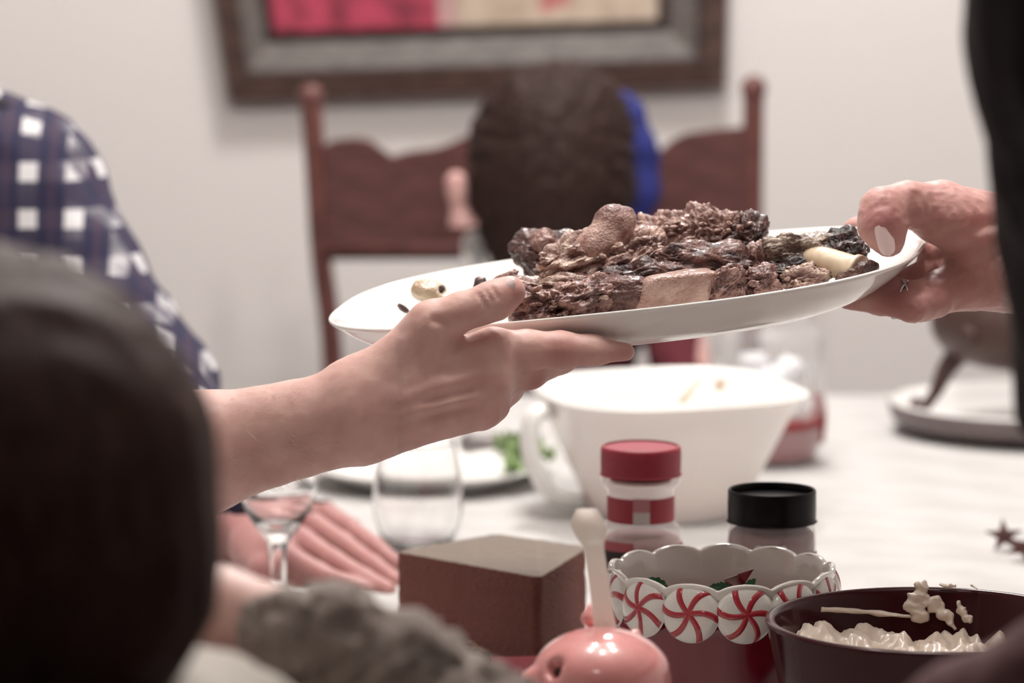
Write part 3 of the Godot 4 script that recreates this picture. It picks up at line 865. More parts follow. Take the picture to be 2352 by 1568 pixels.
func reaching_arm() -> void:
	# bare forearm from the left, palm under the platter, thumb on top
	var d := 2.412
	var zax := Vector3(0, 0, 1)
	var f_arm := Field.new(Vector3(P(-110, 0, d).x, P(0, 1330, d).y, d_z(2.50) - 0.012), Vector3(P(930, 0, d).x, P(0, 690, d).y, P(0, 1100, d).z + 0.055), 0.0032)
	var f_hand := Field.new(Vector3(P(912, 0, d).x, P(0, 1080, d).y, d_z(2.50) - 0.012), Vector3(P(1475, 0, d).x, P(0, 600, d).y, P(0, 800, d).z + 0.042), 0.0016)
	for f in [f_arm, f_hand]: arm_bones(f, d, zax)
	# creases and tendons
	var cr := [
		[P(1094, 668, d - 0.026), P(1122, 712, d - 0.026), -0.0013, 0.0014], [P(1112, 662, d - 0.026), P(1136, 700, d - 0.026), -0.0013, 0.0013], [P(1128, 655, d - 0.026), P(1146, 690, d - 0.026), -0.0013, 0.0012],
		[P(1272, 780, d), P(1276, 838, d), -0.0006, 0.0018], [P(1284, 780, d), P(1290, 838, d), -0.0005, 0.0016],
		[P(1040, 742, d - 0.01), P(985, 733, d - 0.016), -0.0022, 0.0035], [P(1000, 760, d - 0.012), P(1060, 790, d - 0.012), -0.001, 0.008],
		[P(880, 930, d - 0.02), P(1110, 850, d - 0.012), 0.0018, 0.005], [P(880, 965, d - 0.02), P(1100, 905, d - 0.012), 0.0016, 0.0042], [P(890, 895, d - 0.02), P(1090, 815, d - 0.012), 0.0008, 0.005],
		[P(960, 925, d - 0.018), P(1130, 884, d - 0.012), -0.0026, 0.0044], [P(960, 965, d - 0.018), P(1120, 928, d - 0.012), -0.0022, 0.0040],
		[P(980, 860, d - 0.018), P(1130, 838, d - 0.012), -0.0018, 0.005],
		[P(860, 1010, d - 0.02), P(1080, 950, d - 0.012), 0.0007, 0.004], [P(850, 990, d - 0.02), P(1090, 935, d - 0.012), -0.0008, 0.0035],
		[P(765, 890, d - 0.022), P(790, 1060, d - 0.022), -0.0005, 0.0025]]
	var base := lin(216, 176, 166)
	var red := lin(178, 122, 116)
	var knuckles := [P(1440, 806, d), P(1290, 805, d), P(1180, 672, d - 0.02), P(1150, 936, d), P(1230, 880, d + 0.02)]
	var root := P(430, 1060, d)
	root.y = P(430, 1200, d).y
	var t := thing("person", "person at the left reaching a bare forearm and thumb over the platter", "person", root)
	# the rest of the body, outside the frame
	var elbow := P(-90, 1172, d)
	var shoulder := Vector3(-0.66, 1.12, -2.40)
	var hips := Vector3(-0.86, 0.52, -2.42)
	var neck := Vector3(-0.84, 1.18, -2.40)
	var head := Vector3(-0.80, 1.36, -2.40)
	var coarse := Field.new(Vector3(-1.15, 0.40, -2.75), Vector3(-0.30, 1.22, -2.05), 0.012)
	coarse.cap(elbow, shoulder, 0.046, 0.056, 0.03)
	coarse.cap(shoulder, neck, 0.06, 0.06, 0.03)
	coarse.cap(hips, neck - Vector3(0, 0.12, 0), 0.14, 0.13, 0.05, Vector3.RIGHT, 0.8)
	var hf := head_field(head, 0.105, Vector3(0.97, -0.22, 0).normalized(), Vector3(0.22, 0.97, 0).normalized(), neck, 0.006)
	var disp := func(p: Vector3, n: Vector3) -> float: return crease_at(p, n, cr) + noise.get_noise_3dv(p * 700.0) * 0.0004 + noise.get_noise_3dv(p * 3000.0) * 0.00008
	obj("body", field_mesh([f_arm, f_hand, coarse, hf], skin_color(base, red, knuckles, 0.013), disp, root), M.skin, t)
	eyes(t, head, 0.105, Vector3(0.97, -0.22, 0).normalized(), Vector3(0.22, 0.97, 0).normalized(), root)
	# thumb nail
	var nd := (P(1166, 640, d - 0.02) - P(1190, 700, d - 0.02)).normalized()
	var along := (P(1192, 655, d) - P(1152, 680, d)).normalized()
	var nup := (nd * 0.55 + Vector3(0, 0, 1) * 0.85).normalized()
	nail(t, P(1172, 669, d - 0.0142) + nup * 0.0095 - root, along, nup, 0.0058, 0.0045, "thumb_nail")
	# fine hairs along the forearm
	var rng := RandomNumberGenerator.new()
	rng.seed = 4
	var st := begin()
	st.set_smooth_group(-1)
	for k in 1500:
		var u := rng.randf()
		var c := P(lerpf(380, 930, u), lerpf(1058, 925, u), d)
		var r := lerpf(0.0368, 0.0285, minf(u * 1.2, 1.0))
		var a := rng.randf_range(-1.9, 1.9)
		var ax := (P(800, 957, d) - P(420, 1048, d)).normalized()
		var v := Vector3(-ax.y, ax.x, 0)
		if rng.randf() < 0.5: a = rng.randf_range(1.2, 3.6)
		var nn := v * cos(a) + Vector3(0, 0, 1) * sin(a)
		var p0 := c + v * cos(a) * r * 0.985 + Vector3(0, 0, 1) * sin(a) * r * 0.78 * 0.985
		var dir := (ax * rng.randf_range(0.3, 1.0) + nn * rng.randf_range(0.25, 0.6) - v * rng.randf_range(0.0, 0.6)).normalized()
		var ln := rng.randf_range(0.004, 0.0095)
		var sd := dir.cross(nn).normalized() * 0.00011
		var p1 := p0 + dir * ln * 0.6
		var p2 := p1 + (dir - nn * 0.3).normalized() * ln * 0.4
		quad(st, p0 - sd - root, p1 - sd - root, p1 + sd - root, p0 + sd - root)
		quad(st, p1 - sd - root, p2 - root, p2 - root, p1 + sd - root)
	st.generate_normals()
	var hairs := obj("arm_hair", st.commit(), mat(col(206, 178, 158), 0.5), t)
	hairs.set_meta("kind", "stuff")
	# shirt and hair, outside the frame
	var sf := Field.new(Vector3(-1.15, 0.42, -2.75), Vector3(-0.48, 1.24, -2.05), 0.014)
	sf.cap(elbow.lerp(shoulder, 0.55), shoulder, 0.06, 0.068, 0.03)
	sf.cap(shoulder, neck - Vector3(0, 0.05, 0), 0.07, 0.07, 0.04)
	sf.cap(hips, neck - Vector3(0, 0.13, 0), 0.155, 0.145, 0.05, Vector3.RIGHT, 0.8)
	obj("shirt", field_mesh([sf], NONE, NONE, root), tri(mat(col(96, 104, 118), 0.9), tex.fine, Vector3(12, 12, 12)), t)
	obj("hair", hair_cap(head, 0.105, Vector3(0.97, -0.22, 0).normalized(), Vector3(0.22, 0.97, 0).normalized(), root, 31), hair_mat(col(74, 50, 38)), t)

func nail(parent: Node, at: Vector3, along: Vector3, up: Vector3, half_l: float, half_w: float, called: String) -> void:
	var side := along.cross(up).normalized()
	var n := side.cross(along).normalized()
	var m := grid_mesh(12, 12, func(u, v):
		var x: float = u * 2.0 - 1.0
		var y: float = v * 2.0 - 1.0
		var w: float = sqrt(maxf(0.0, 1.0 - pow(absf(y), 3.2))) if y > 0 else pow(maxf(0.0, 1.0 - pow(absf(y), 4.0)), 0.35)
		return along * y * half_l + side * x * half_w * w + n * (0.0012 - x * x * w * w * 0.0022 - y * y * 0.0006))
	obj(called, m, M.nail, parent, at)

func hair_mat(c: Color) -> StandardMaterial3D:
	return tri(mat(c, 0.6, {"spec": 0.25}), tex.streak, Vector3(26, 5, 26), tex.streak, 0.15)
func hair_cap(c: Vector3, r: float, face: Vector3, up: Vector3, shift: Vector3, seed_: int, long_ := 0.0) -> ArrayMesh:
	var side := up.cross(face).normalized()
	var f := Field.new(c - Vector3.ONE * r * (1.7 + long_), c + Vector3.ONE * r * 1.7, 0.0075)
	f.cap(c + up * r * 0.3 - face * r * 0.18, c + up * r * 0.28 + face * r * 0.02, r * 0.98, r * 0.9, 0.02, side, 0.93)
	f.cap(c - face * r * 0.3 + up * r * 0.1, c - face * r * 0.42 - up * r * (0.55 + long_), r * 0.8, r * 0.55, 0.03, side, 0.95)
	f.cap(c + face * r * 0.95 - up * r * 0.05, c + face * r * 0.95 - up * r * 0.8, r * 0.55, r * 0.5, 0.02, Vector3.ZERO, 1.0, true)
	return field_mesh([f], NONE, func(p, n): return ridge.get_noise_3d(p.x * 260.0 + seed_, p.y * 60.0, p.z * 260.0) * 0.006, shift)

func ringed_bones(f: Field, wrist: Vector3, elbow: Vector3) -> void:
	f.cap(wrist, elbow, 0.031, 0.042, 0.02)
	f.cap(P(2335, 556, 2.505), P(2158, 484, 2.485), 0.029, 0.0178, 0.014)          # thumb metacarpal
	f.cap(P(2335, 615, 2.505), P(2165, 668, 2.492), 0.0285, 0.0138, 0.014)         # little-finger side
	f.cap(P(2335, 590, 2.515), P(2185, 590, 2.530), 0.029, 0.022, 0.016)
	f.cap(P(2330, 570, 2.52), P(2180, 530, 2.545), 0.026, 0.018, 0.016)
	f.cap(P(2270, 540, 2.49), P(2200, 505, 2.475), 0.021, 0.017, 0.014)            # ball of the thumb
	# thumb
	f.chain([P(2150, 486, 2.48), P(2085, 468, 2.468), P(2028, 484, 2.458)], [0.0180, 0.0125, 0.0136], 0.010)
	f.chain([P(2028, 484, 2.458), P(2028, 520, 2.454), P(2042, 556, 2.452)], [0.0136, 0.0138, 0.0092], 0.008)
	# index finger reaches behind the far rim
	f.chain([P(2180, 530, 2.545), P(2080, 520, 2.578), P(2010, 516, 2.59), P(1962, 527, 2.592)], [0.0135, 0.0105, 0.0095, 0.0078], 0.005)
	# middle, ring and little fingers under the base
	f.chain([P(2180, 610, 2.525), P(2100, 652, 2.525), P(2030, 668, 2.515), P(1975, 676, 2.51)], [0.0140, 0.0115, 0.0100, 0.0085], 0.004)
	f.chain([P(2165, 668, 2.492), P(2110, 692, 2.478), P(2040, 676, 2.478), P(1985, 662, 2.485)], [0.0135, 0.0122, 0.0112, 0.0090], 0.004)
	f.chain([P(2150, 690, 2.48), P(2095, 704, 2.466), P(2020, 692, 2.474), P(1945, 692, 2.486)], [0.0110, 0.0095, 0.0082, 0.0050], 0.004)

func ringed_hand() -> void:
	# older right hand with a ring: thumb on the platter, fingers below it; dark-haired owner close at the right
	var d := 2.49
	var zax := Vector3(0, 0, 1)
	var wrist := P(2350, 588, 2.50)
	var elbow := P(2790, 760, 2.26)
	var f_wrist := Field.new(Vector3(P(2290, 0, d).x, P(0, 850, d).y, d_z(2.60) - 0.01), Vector3(P(2760, 0, d).x, P(0, 390, d).y, P(0, 700, 2.22).z + 0.05), 0.0036)
	var f_hand := Field.new(Vector3(P(1900, 0, d).x, P(0, 790, d).y, d_z(2.62)), Vector3(P(2320, 0, d).x, P(0, 395, d).y, d_z(2.415)), 0.0017)
	for f in [f_wrist, f_hand]: ringed_bones(f, wrist, elbow)
	var cr := [
		[P(2140, 545, 2.47), P(2330, 500, 2.47), -0.0035, 0.0045], [P(2130, 600, 2.47), P(2280, 560, 2.47), -0.0018, 0.0035], [P(2150, 640, 2.46), P(2300, 590, 2.46), -0.0012, 0.003],
		[P(2098, 438, 2.465), P(2090, 520, 2.465), -0.0026, 0.0035], [P(2112, 440, 2.46), P(2128, 500, 2.46), -0.0010, 0.0022], [P(2135, 440, 2.46), P(2150, 505, 2.46), -0.0010, 0.0022], [P(2160, 440, 2.46), P(2180, 500, 2.46), -0.0009, 0.0022],
		[P(2185, 450, 2.46), P(2210, 505, 2.46), -0.0008, 0.0022], [P(2215, 455, 2.46), P(2240, 500, 2.46), -0.0008, 0.0022], [P(2240, 455, 2.46), P(2275, 490, 2.46), -0.0007, 0.0022],
		[P(2200, 600, 2.46), P(2310, 620, 2.46), 0.0012, 0.004], [P(2180, 570, 2.46), P(2300, 530, 2.46), 0.0010, 0.004], [P(2105, 640, 2.455), P(2116, 720, 2.455), -0.0022, 0.0026], [P(2000, 470, 2.445), P(2045, 455, 2.445), -0.0005, 0.002], [P(2000, 480, 2.445), P(2050, 466, 2.445), -0.0005, 0.002]]
	var root := P(2300, 760, 2.48)
	var t := thing("person", "dark-haired person at the right gripping the platter with a ringed hand", "person", root)
	var shoulder := Vector3(0.50, 1.05, -1.80)
	var neck := Vector3(0.44, 1.12, -1.66)
	var head := P(2730, 130, 1.65)
	var hips := Vector3(0.52, 0.50, -1.52)
	var coarse := Field.new(Vector3(0.20, 0.36, -2.40), Vector3(0.80, 1.22, -1.30), 0.013)
	coarse.cap(elbow, shoulder, 0.043, 0.055, 0.03)
	coarse.cap(shoulder, neck, 0.06, 0.055, 0.03)
	coarse.cap(hips, neck - Vector3(0, 0.14, 0), 0.14, 0.12, 0.05, zax, 0.8)
	var face := Vector3(-0.35, -0.25, -0.9).normalized()
	var up := (Vector3.UP - face * face.y).normalized()
	var hf := head_field(P(2760, 130, 1.66), 0.076, face, up, neck, 0.006)
	var base := lin(200, 154, 146)
	var red := lin(164, 98, 98)
	var disp := func(p: Vector3, n: Vector3) -> float: return crease_at(p, n, cr) + ridge.get_noise_3dv(p * 800.0) * 0.0005 + noise.get_noise_3dv(p * 2600.0) * 0.0002
	obj("body", field_mesh([f_wrist, f_hand, coarse, hf], skin_color(base, red, [P(2030, 500, 2.44), P(2200, 640, 2.46), P(2060, 680, 2.46)], 0.016), disp, root), M.skin, t)
	# long pale thumb nail
	var along := (P(2038, 584, 2.44) - P(2022, 515, 2.44)).normalized()
	nail(t, P(2034, 549, 2.4395) - root, along, (Vector3(0.12, 0.25, 1.0)).normalized(), 0.0112, 0.0057, "thumb_nail")
	# twisted silver ring
	var c := P(2068, 688, 2.476)
	var dir := (P(2110, 692, 2.478) - P(2040, 676, 2.478)).normalized()
	var sdv := dir.cross(Vector3.UP).normalized()
	var uu := sdv.cross(dir).normalized()
	for k in 2:
		var path := []
		for i in 41:
			var a := TAU * i / 40
			path.append(c - root + dir * (sin(a * 3.0 + k * PI) * 0.0022) + (sdv * cos(a) + uu * sin(a)) * 0.0127)
		obj("ring", tube(path, [0.0009], 8), mat(col(200, 200, 206), 0.2, {"metallic": 1.0}), t)
	# long hair falling beside the face, and a dark sleeve close to the lens
	var hair := Field.new(Vector3(0.14, 0.80, -1.85), Vector3(0.50, 1.42, -1.40), 0.007)
	hair.cap(P(2735, 30, 1.66), P(2735, 200, 1.65), 0.088, 0.083, 0.02)
	hair.cap(P(2700, -60, 1.63), P(2700, -10, 1.63), 0.088, 0.085, 0.02)
	hair.chain([P(2715, 250, 1.66), P(2645, 430, 1.68), P(2598, 640, 1.70), P(2618, 900, 1.72), P(2700, 1150, 1.72)], [0.080, 0.060, 0.046, 0.046, 0.035], 0.03)
	obj("hair", field_mesh([hair], NONE, func(p, n): return ridge.get_noise_3d(p.x * 230.0, p.y * 40.0, p.z * 230.0) * 0.004, root), hair_mat(col(34, 23, 22)), t)
	var cloth := tri(mat(col(82, 46, 48), 0.9, {"rim": 0.3}), tex.fine, Vector3(14, 14, 14), tex.streak, 0.2)
	var sl := Field.new(Vector3(0.05, 0.40, -2.36), Vector3(0.82, 1.16, -1.25), 0.012)
	sl.cap(elbow.lerp(shoulder, 0.02), shoulder, 0.052, 0.068, 0.03)
	sl.cap(shoulder, neck - Vector3(0, 0.07, 0), 0.07, 0.07, 0.04)
	sl.cap(hips, neck - Vector3(0, 0.15, 0), 0.155, 0.135, 0.05, zax, 0.8)
	obj("sweater", field_mesh([sl], NONE, func(p, n): return noise.get_noise_3dv(p * 220.0) * 0.004, root), cloth, t)
	var s2 := Field.new(Vector3(0.08, 0.74, -1.98), Vector3(0.54, 1.16, -1.38), 0.0075)
	s2.cap(P(2760, 1450, 1.62), Vector3(0.43, 1.02, -1.52), 0.052, 0.06, 0.02)
	s2.chain([P(2120, 1790, 1.66), P(1960, 2060, 1.76), P(1880, 2300, 1.86)], [0.03, 0.029, 0.026], 0.02)
	s2.chain([P(2760, 1450, 1.62), P(2560, 1590, 1.62), P(2270, 1715, 1.64), P(2120, 1790, 1.66)], [0.052, 0.042, 0.035, 0.03], 0.02)
	obj("sleeve", field_mesh([s2], NONE, func(p, n): return ridge.get_noise_3dv(p * 260.0) * 0.003, root), cloth, t)

func front_left_person() -> void:
	var d := 1.5
	var root := P(60, 1560, d)
	var t := thing("person", "dark-haired person at the lower left leaning on one arm in a grey knit sleeve", "person", root)
	var head := P(-40, 1120, d)
	var face := Vector3(0.5, -0.25, -0.85).normalized()
	var up := (Vector3.UP - face * face.y).normalized()
	var neck := P(-60, 1640, d) + Vector3(0, 0, 0.03)
	var hf := head_field(P(-70, 1140, d), 0.074, face, up, neck, 0.006)
	var torso := Field.new(Vector3(-0.55, 0.35, -1.85), Vector3(0.06, 1.0, -1.25), 0.012)
	var sh := P(330, 1880, 1.55)
	var elb := P(250, 1640, 1.86)
	torso.cap(neck, sh, 0.05, 0.05, 0.03)
	torso.cap(sh, elb, 0.045, 0.034, 0.02)
	torso.cap(neck - Vector3(0.02, 0.1, 0), Vector3(neck.x - 0.03, 0.42, -1.42), 0.10, 0.11, 0.04, Vector3(0, 0, 1), 0.75)
	# the near forearm, bare between the hair and the grey cuff, resting on the table edge
	var fa := Field.new(P(120, 1760, 1.88), P(760, 1270, 1.70), 0.005)
	fa.chain([P(250, 1640, 1.86), P(330, 1500, 1.82), P(480, 1410, 1.79), P(650, 1425, 1.77)], [0.032, 0.026, 0.0195, 0.0165], 0.02)
	var base := lin(220, 182, 172)
	obj("body", field_mesh([hf, torso, fa], skin_color(base, lin(182, 118, 108), [], 0.01), NONE, root), M.skin, t)
	var hair := Field.new(P(-700, 1700, 1.45) + Vector3(0, 0, -0.2), P(540, 520, 1.55) + Vector3(0, 0, 0.2), 0.0065)
	hair.cap(P(-70, 1090, d), P(-50, 1130, d), 0.0885, 0.088, 0.02)
	hair.cap(P(-40, 1160, d), P(10, 1290, d), 0.084, 0.070, 0.03)
	hair.cap(P(60, 1260, d), P(90, 1330, d), 0.064, 0.056, 0.03)
	obj("hair", field_mesh([hair], NONE, func(p, n): return ridge.get_noise_3d(p.x * 200.0, p.y * 60.0, p.z * 200.0) * 0.0035, root), hair_mat(col(84, 58, 52)), t)
	# pale shirt below the hair and the grey knitted sleeve
	var shirt := Field.new(Vector3(-0.60, 0.35, -1.92), Vector3(0.08, 1.0, -1.25), 0.009)
	shirt.cap(P(-100, 1800, 1.5), P(480, 1690, 1.62), 0.060, 0.030, 0.03)
	shirt.cap(P(420, 1670, 1.62), P(640, 1720, 1.64), 0.032, 0.026, 0.02)
	shirt.cap(neck - Vector3(0, 0.04, 0), sh, 0.058, 0.057, 0.03)
	shirt.cap(sh, elb, 0.054, 0.046, 0.02)
	shirt.cap(neck - Vector3(0.02, 0.10, 0), Vector3(neck.x - 0.03, 0.42, -1.42), 0.145, 0.15, 0.04, Vector3(0, 0, 1), 0.78)
	obj("shirt", field_mesh([shirt], NONE, func(p, n): return noise.get_noise_3dv(p * 260.0) * 0.004, root), tri(mat(col(196, 188, 180), 0.9), tex.fine, Vector3(14, 14, 14)), t)

	# the other arm: a grey knitted sleeve from the shoulder to the raised elbow and back up to the hand beside the hair
	var tw := Field.new(P(150, 2120, 1.60) + Vector3(0, 0, -0.26), P(1370, 1280, 1.70) + Vector3(0, 0, 0.26), 0.0046)
	tw.chain([P(630, 1448, 1.745), P(750, 1468, 1.74), P(900, 1540, 1.735), P(1060, 1645, 1.73), P(1180, 1740, 1.73)], [0.0165, 0.0210, 0.0235, 0.0245, 0.026], 0.02)
	tw.chain([P(1180, 1740, 1.73), P(860, 1850, 1.64), P(480, 1900, 1.56)], [0.026, 0.033, 0.044], 0.02)
	var c := P(860, 1640, 1.74)
	var ax := (P(1130, 1620, 1.9) - P(640, 1400, 1.9)).normalized()
	obj("knit_sleeve", field_mesh([tw], NONE, func(p, n):
		var s: float = (p - c).dot(ax)
		return sin(s * 210.0 + noise.get_noise_3dv(p * 300.0) * 8.0) * 0.0032 + noise.get_noise_3dv(p * 350.0) * 0.0035, root), tri(mat(col(150, 137, 130), 0.95, {"rim": 0.3}), tex.fine, Vector3(25, 25, 25), tex.pore, 0.05), t)

func plaid_person() -> void:
	var root := Vector3(-0.42, 0.75, -3.36)
	var t := thing("person", "person in a navy and white checked shirt seated behind the reaching arm", "person", root)
	var s := P(58, 425, 3.40)
	var e := P(372, 905, 3.33)
	var neck := P(-190, 250, 3.42)
	var head := P(-330, -110, 3.40)
	var hips := Vector3(-0.86, 0.50, -3.45)
	var wr := P(525, 1222, 3.13)
	var face := Vector3(0.9, -0.3, 0.3).normalized()
	var up := (Vector3.UP - face * face.y).normalized()
	var hf := head_field(head, 0.108, face, up, neck, 0.007)
	# the resting hand
	var f := Field.new(P(360, 1420, 3.30), P(960, 1090, 3.30) + Vector3(0, 0.0, 0.40), 0.0032)
	f.cap(e.lerp(wr, 0.4), wr, 0.034, 0.026, 0.02)
	f.cap(wr, P(735, 1178, 3.16), 0.022, 0.0125, 0.014)
	f.cap(wr, P(712, 1208, 3.11), 0.022, 0.0125, 0.014)
	f.cap(wr, P(690, 1244, 3.065), 0.022, 0.0122, 0.014)
	f.cap(wr, P(660, 1282, 3.025), 0.021, 0.0120, 0.014)
	f.chain([P(735, 1178, 3.16), P(800, 1216, 3.13), P(860, 1258, 3.10), P(905, 1292, 3.085)], [0.0125, 0.0098, 0.0088, 0.0074], 0.004)
	f.chain([P(712, 1208, 3.11), P(785, 1250, 3.08), P(855, 1300, 3.05), P(908, 1335, 3.03)], [0.0125, 0.0100, 0.0090, 0.0076], 0.004)
	f.chain([P(690, 1244, 3.065), P(765, 1290, 3.035), P(835, 1330, 3.01), P(890, 1356, 2.995)], [0.0122, 0.0098, 0.0088, 0.0074], 0.004)
	f.chain([P(660, 1282, 3.025), P(730, 1318, 3.01), P(790, 1342, 3.0), P(835, 1356, 2.995)], [0.0115, 0.0092, 0.0080, 0.0068], 0.004)
	f.chain([P(570, 1262, 3.08), P(610, 1316, 3.03), P(650, 1340, 3.03), P(690, 1350, 3.02)], [0.0165, 0.0125, 0.0105, 0.0085], 0.008)
	var arm := Field.new(Vector3(-1.0, 0.40, -3.65), Vector3(-0.15, 1.30, -3.05), 0.011)
	arm.cap(s, e, 0.045, 0.038, 0.02)
	arm.cap(e, e.lerp(wr, 0.6), 0.036, 0.03, 0.02)
	arm.cap(s, neck - Vector3(0, 0.03, 0), 0.035, 0.04, 0.03)
	arm.cap(neck, hips, 0.045, 0.08, 0.04)
	obj("body", field_mesh([f, arm, hf], skin_color(lin(180, 130, 126), lin(150, 90, 90), [P(735, 1178, 3.16), P(712, 1208, 3.11), P(690, 1244, 3.065), P(660, 1282, 3.025)], 0.02), NONE, root), M.skin, t)
	eyes(t, head, 0.108, face, up, root)
	# checked shirt
	var im := Image.create(128, 128, false, Image.FORMAT_RGB8)
	for y in 128:
		for x in 128:
			var a := x % 64 < 26
			var b := y % 64 < 26
			var c := col(36, 34, 62)
			if a and b: c = col(214, 212, 214)
			elif a or b: c = col(62, 55, 76) if (x + y) % 4 < 2 else col(46, 41, 64)
			if x % 64 > 42 and x % 64 < 48: c = c.lerp(col(96, 62, 70), 0.5)
			im.set_pixel(x, y, c)
	var plaid := mat(Color.WHITE, 0.9, {"uv1_triplanar": true, "uv1_scale": Vector3(12.5, 12.5, 12.5), "uv1_offset": Vector3(0.1, 0.2, 0), "uv1_triplanar_sharpness": 4.0, "albedo_texture": ImageTexture.create_from_image(im)})
	var sf := Field.new(Vector3(-1.06, 0.42, -3.75), Vector3(-0.15, 1.32, -3.05), 0.0095)
	sf.cap(s, e, 0.060, 0.047, 0.02)
	sf.cap(e, e.lerp(wr, 0.72), 0.045, 0.036, 0.02)
	sf.cap(s, neck - Vector3(0, 0.03, 0), 0.060, 0.075, 0.04)
	sf.cap(neck - Vector3(0, 0.16, 0), hips, 0.13, 0.15, 0.05)
	obj("shirt", field_mesh([sf], NONE, func(p, n): return noise.get_noise_3dv(p * 130.0) * 0.006, root), plaid, t)
	var cf := Field.new(P(-260, 340, 3.5), P(60, 190, 3.3), 0.006)
	cf.cap(P(-200, 268, 3.40), P(2, 252, 3.38), 0.022, 0.012, 0.01)
	obj("collar", field_mesh([cf], NONE, NONE, root), mat(col(40, 36, 48), 0.9), t)
	obj("hair", hair_cap(head, 0.108, face, up, root, 12), hair_mat(col(46, 34, 30)), t)

func child() -> void:
	var d := 4.13
	var root := P(1320, 900, d)
	root.y = 0.47
	var t := thing("person", "young child with dark hair bowed low on the chair behind the platter", "person", root)
	var head := P(1262, 420, d)
	var face := Vector3(-0.42, -0.72, 0.55).normalized()      # bowed: the crown is towards the table
	var up := Vector3(0.05, 0.62, 0.78)
	up = (up - face * up.dot(face)).normalized()
	var neck := P(1300, 640, 4.20)
	var hf := head_field(head, 0.086, face, up, neck, 0.0055)
	var body := Field.new(Vector3(P(1000, 0, d).x, 0.44, -4.34), Vector3(P(1680, 0, d).x, P(0, 560, d).y, -3.92), 0.010)
	body.cap(neck, Vector3(root.x, 0.575, -4.2), 0.05, 0.085, 0.04)
	for q in [[1110, 690, 1090, 900], [1545, 690, 1590, 870]]:
		body.cap(neck, P(q[0], q[1], 4.18), 0.04, 0.03, 0.03)
		body.cap(P(q[0], q[1], 4.18), P(q[2], q[3], 4.12), 0.03, 0.024, 0.02)
	var ear := Field.new(P(1000, 520, d) - Vector3(0, 0, 0.05), P(1100, 370, d) + Vector3(0, 0, 0.06), 0.003)
	ear.cap(P(1048, 418, 4.11), P(1050, 440, 4.11), 0.0120, 0.0115, 0.006)
	ear.cap(P(1052, 470, 4.115), P(1066, 520, 4.12), 0.0085, 0.014, 0.01)
	ear.cap(P(1066, 520, 4.12), P(1110, 540, 4.13), 0.014, 0.03, 0.012)
	obj("body", field_mesh([hf, body, ear], skin_color(lin(202, 162, 156), lin(174, 112, 110), [], 0.01), NONE, root), M.skin, t)
	var hair := Field.new(P(1000, 660, d) - Vector3(0, 0, 0.14), P(1520, 140, d) + Vector3(0, 0, 0.14), 0.005)
	hair.cap(P(1262, 345, d), P(1266, 430, d), 0.0850, 0.0840, 0.02)
	hair.cap(P(1275, 300, 4.14), P(1310, 270, 4.14), 0.068, 0.056, 0.03)
	hair.cap(P(1270, 430, 4.12), P(1262, 545, 4.13), 0.080, 0.066, 0.03)
	obj("hair", field_mesh([hair], func(p, n): return lin(255, 255, 255), func(p, n):
		var q: Vector3 = p - P(1290, 330, 4.05)
		return ridge.get_noise_3d(atan2(q.y, q.x) * 60.0, q.length() * 90.0, q.z * 60.0) * 0.006, root), hair_mat(col(70, 50, 45)), t)
	# blue hood behind the head
	var hood := Field.new(P(1330, 640, 4.22) - Vector3(0, 0, 0.06), P(1560, 140, 4.22) + Vector3(0, 0, 0.06), 0.005)
	hood.chain([P(1380, 215, 4.21), P(1432, 262, 4.21), P(1462, 350, 4.21), P(1462, 440, 4.21), P(1435, 520, 4.21), P(1400, 590, 4.21)], [0.016, 0.022, 0.024, 0.024, 0.024, 0.02], 0.01)
	obj("hood", field_mesh([hood], NONE, func(p, n): return noise.get_noise_3dv(p * 300.0) * 0.003, root), tri(mat(col(34, 42, 118), 0.85), tex.fine, Vector3(20, 20, 20)), t)
	# white collar and dark red sweater
	var col_f := Field.new(P(1040, 700, 4.16) - Vector3(0, 0, 0.04), P(1180, 520, 4.16) + Vector3(0, 0, 0.05), 0.004)
	col_f.cap(P(1092, 560, 4.12), P(1098, 600, 4.13), 0.0145, 0.016, 0.008)
	col_f.cap(P(1098, 600, 4.13), P(1150, 640, 4.14), 0.014, 0.02, 0.01)
	obj("collar", field_mesh([col_f], NONE, NONE, root), mat(col(240, 236, 234), 0.85), t)
	var sw := Field.new(Vector3(P(980, 0, d).x, 0.44, -4.345), Vector3(P(1700, 0, d).x, P(0, 570, d).y, -3.86), 0.009)
	for q in [[1120, 690, 1096, 900], [1530, 690, 1572, 870]]:
		sw.cap(neck - Vector3(0, 0.02, 0), P(q[0], q[1], 4.18), 0.045, 0.036, 0.03)
		sw.cap(P(q[0], q[1], 4.18), P(q[2], q[3], 4.12), 0.036, 0.030, 0.02)
	sw.cap(neck - Vector3(0, 0.09, 0), Vector3(root.x, 0.58, -4.2), 0.075, 0.095, 0.04)
	obj("sweater", field_mesh([sw], NONE, func(p, n): return noise.get_noise_3dv(p * 200.0) * 0.004, root), tri(mat(col(92, 26, 38), 0.9), tex.fine, Vector3(14, 14, 14)), t)

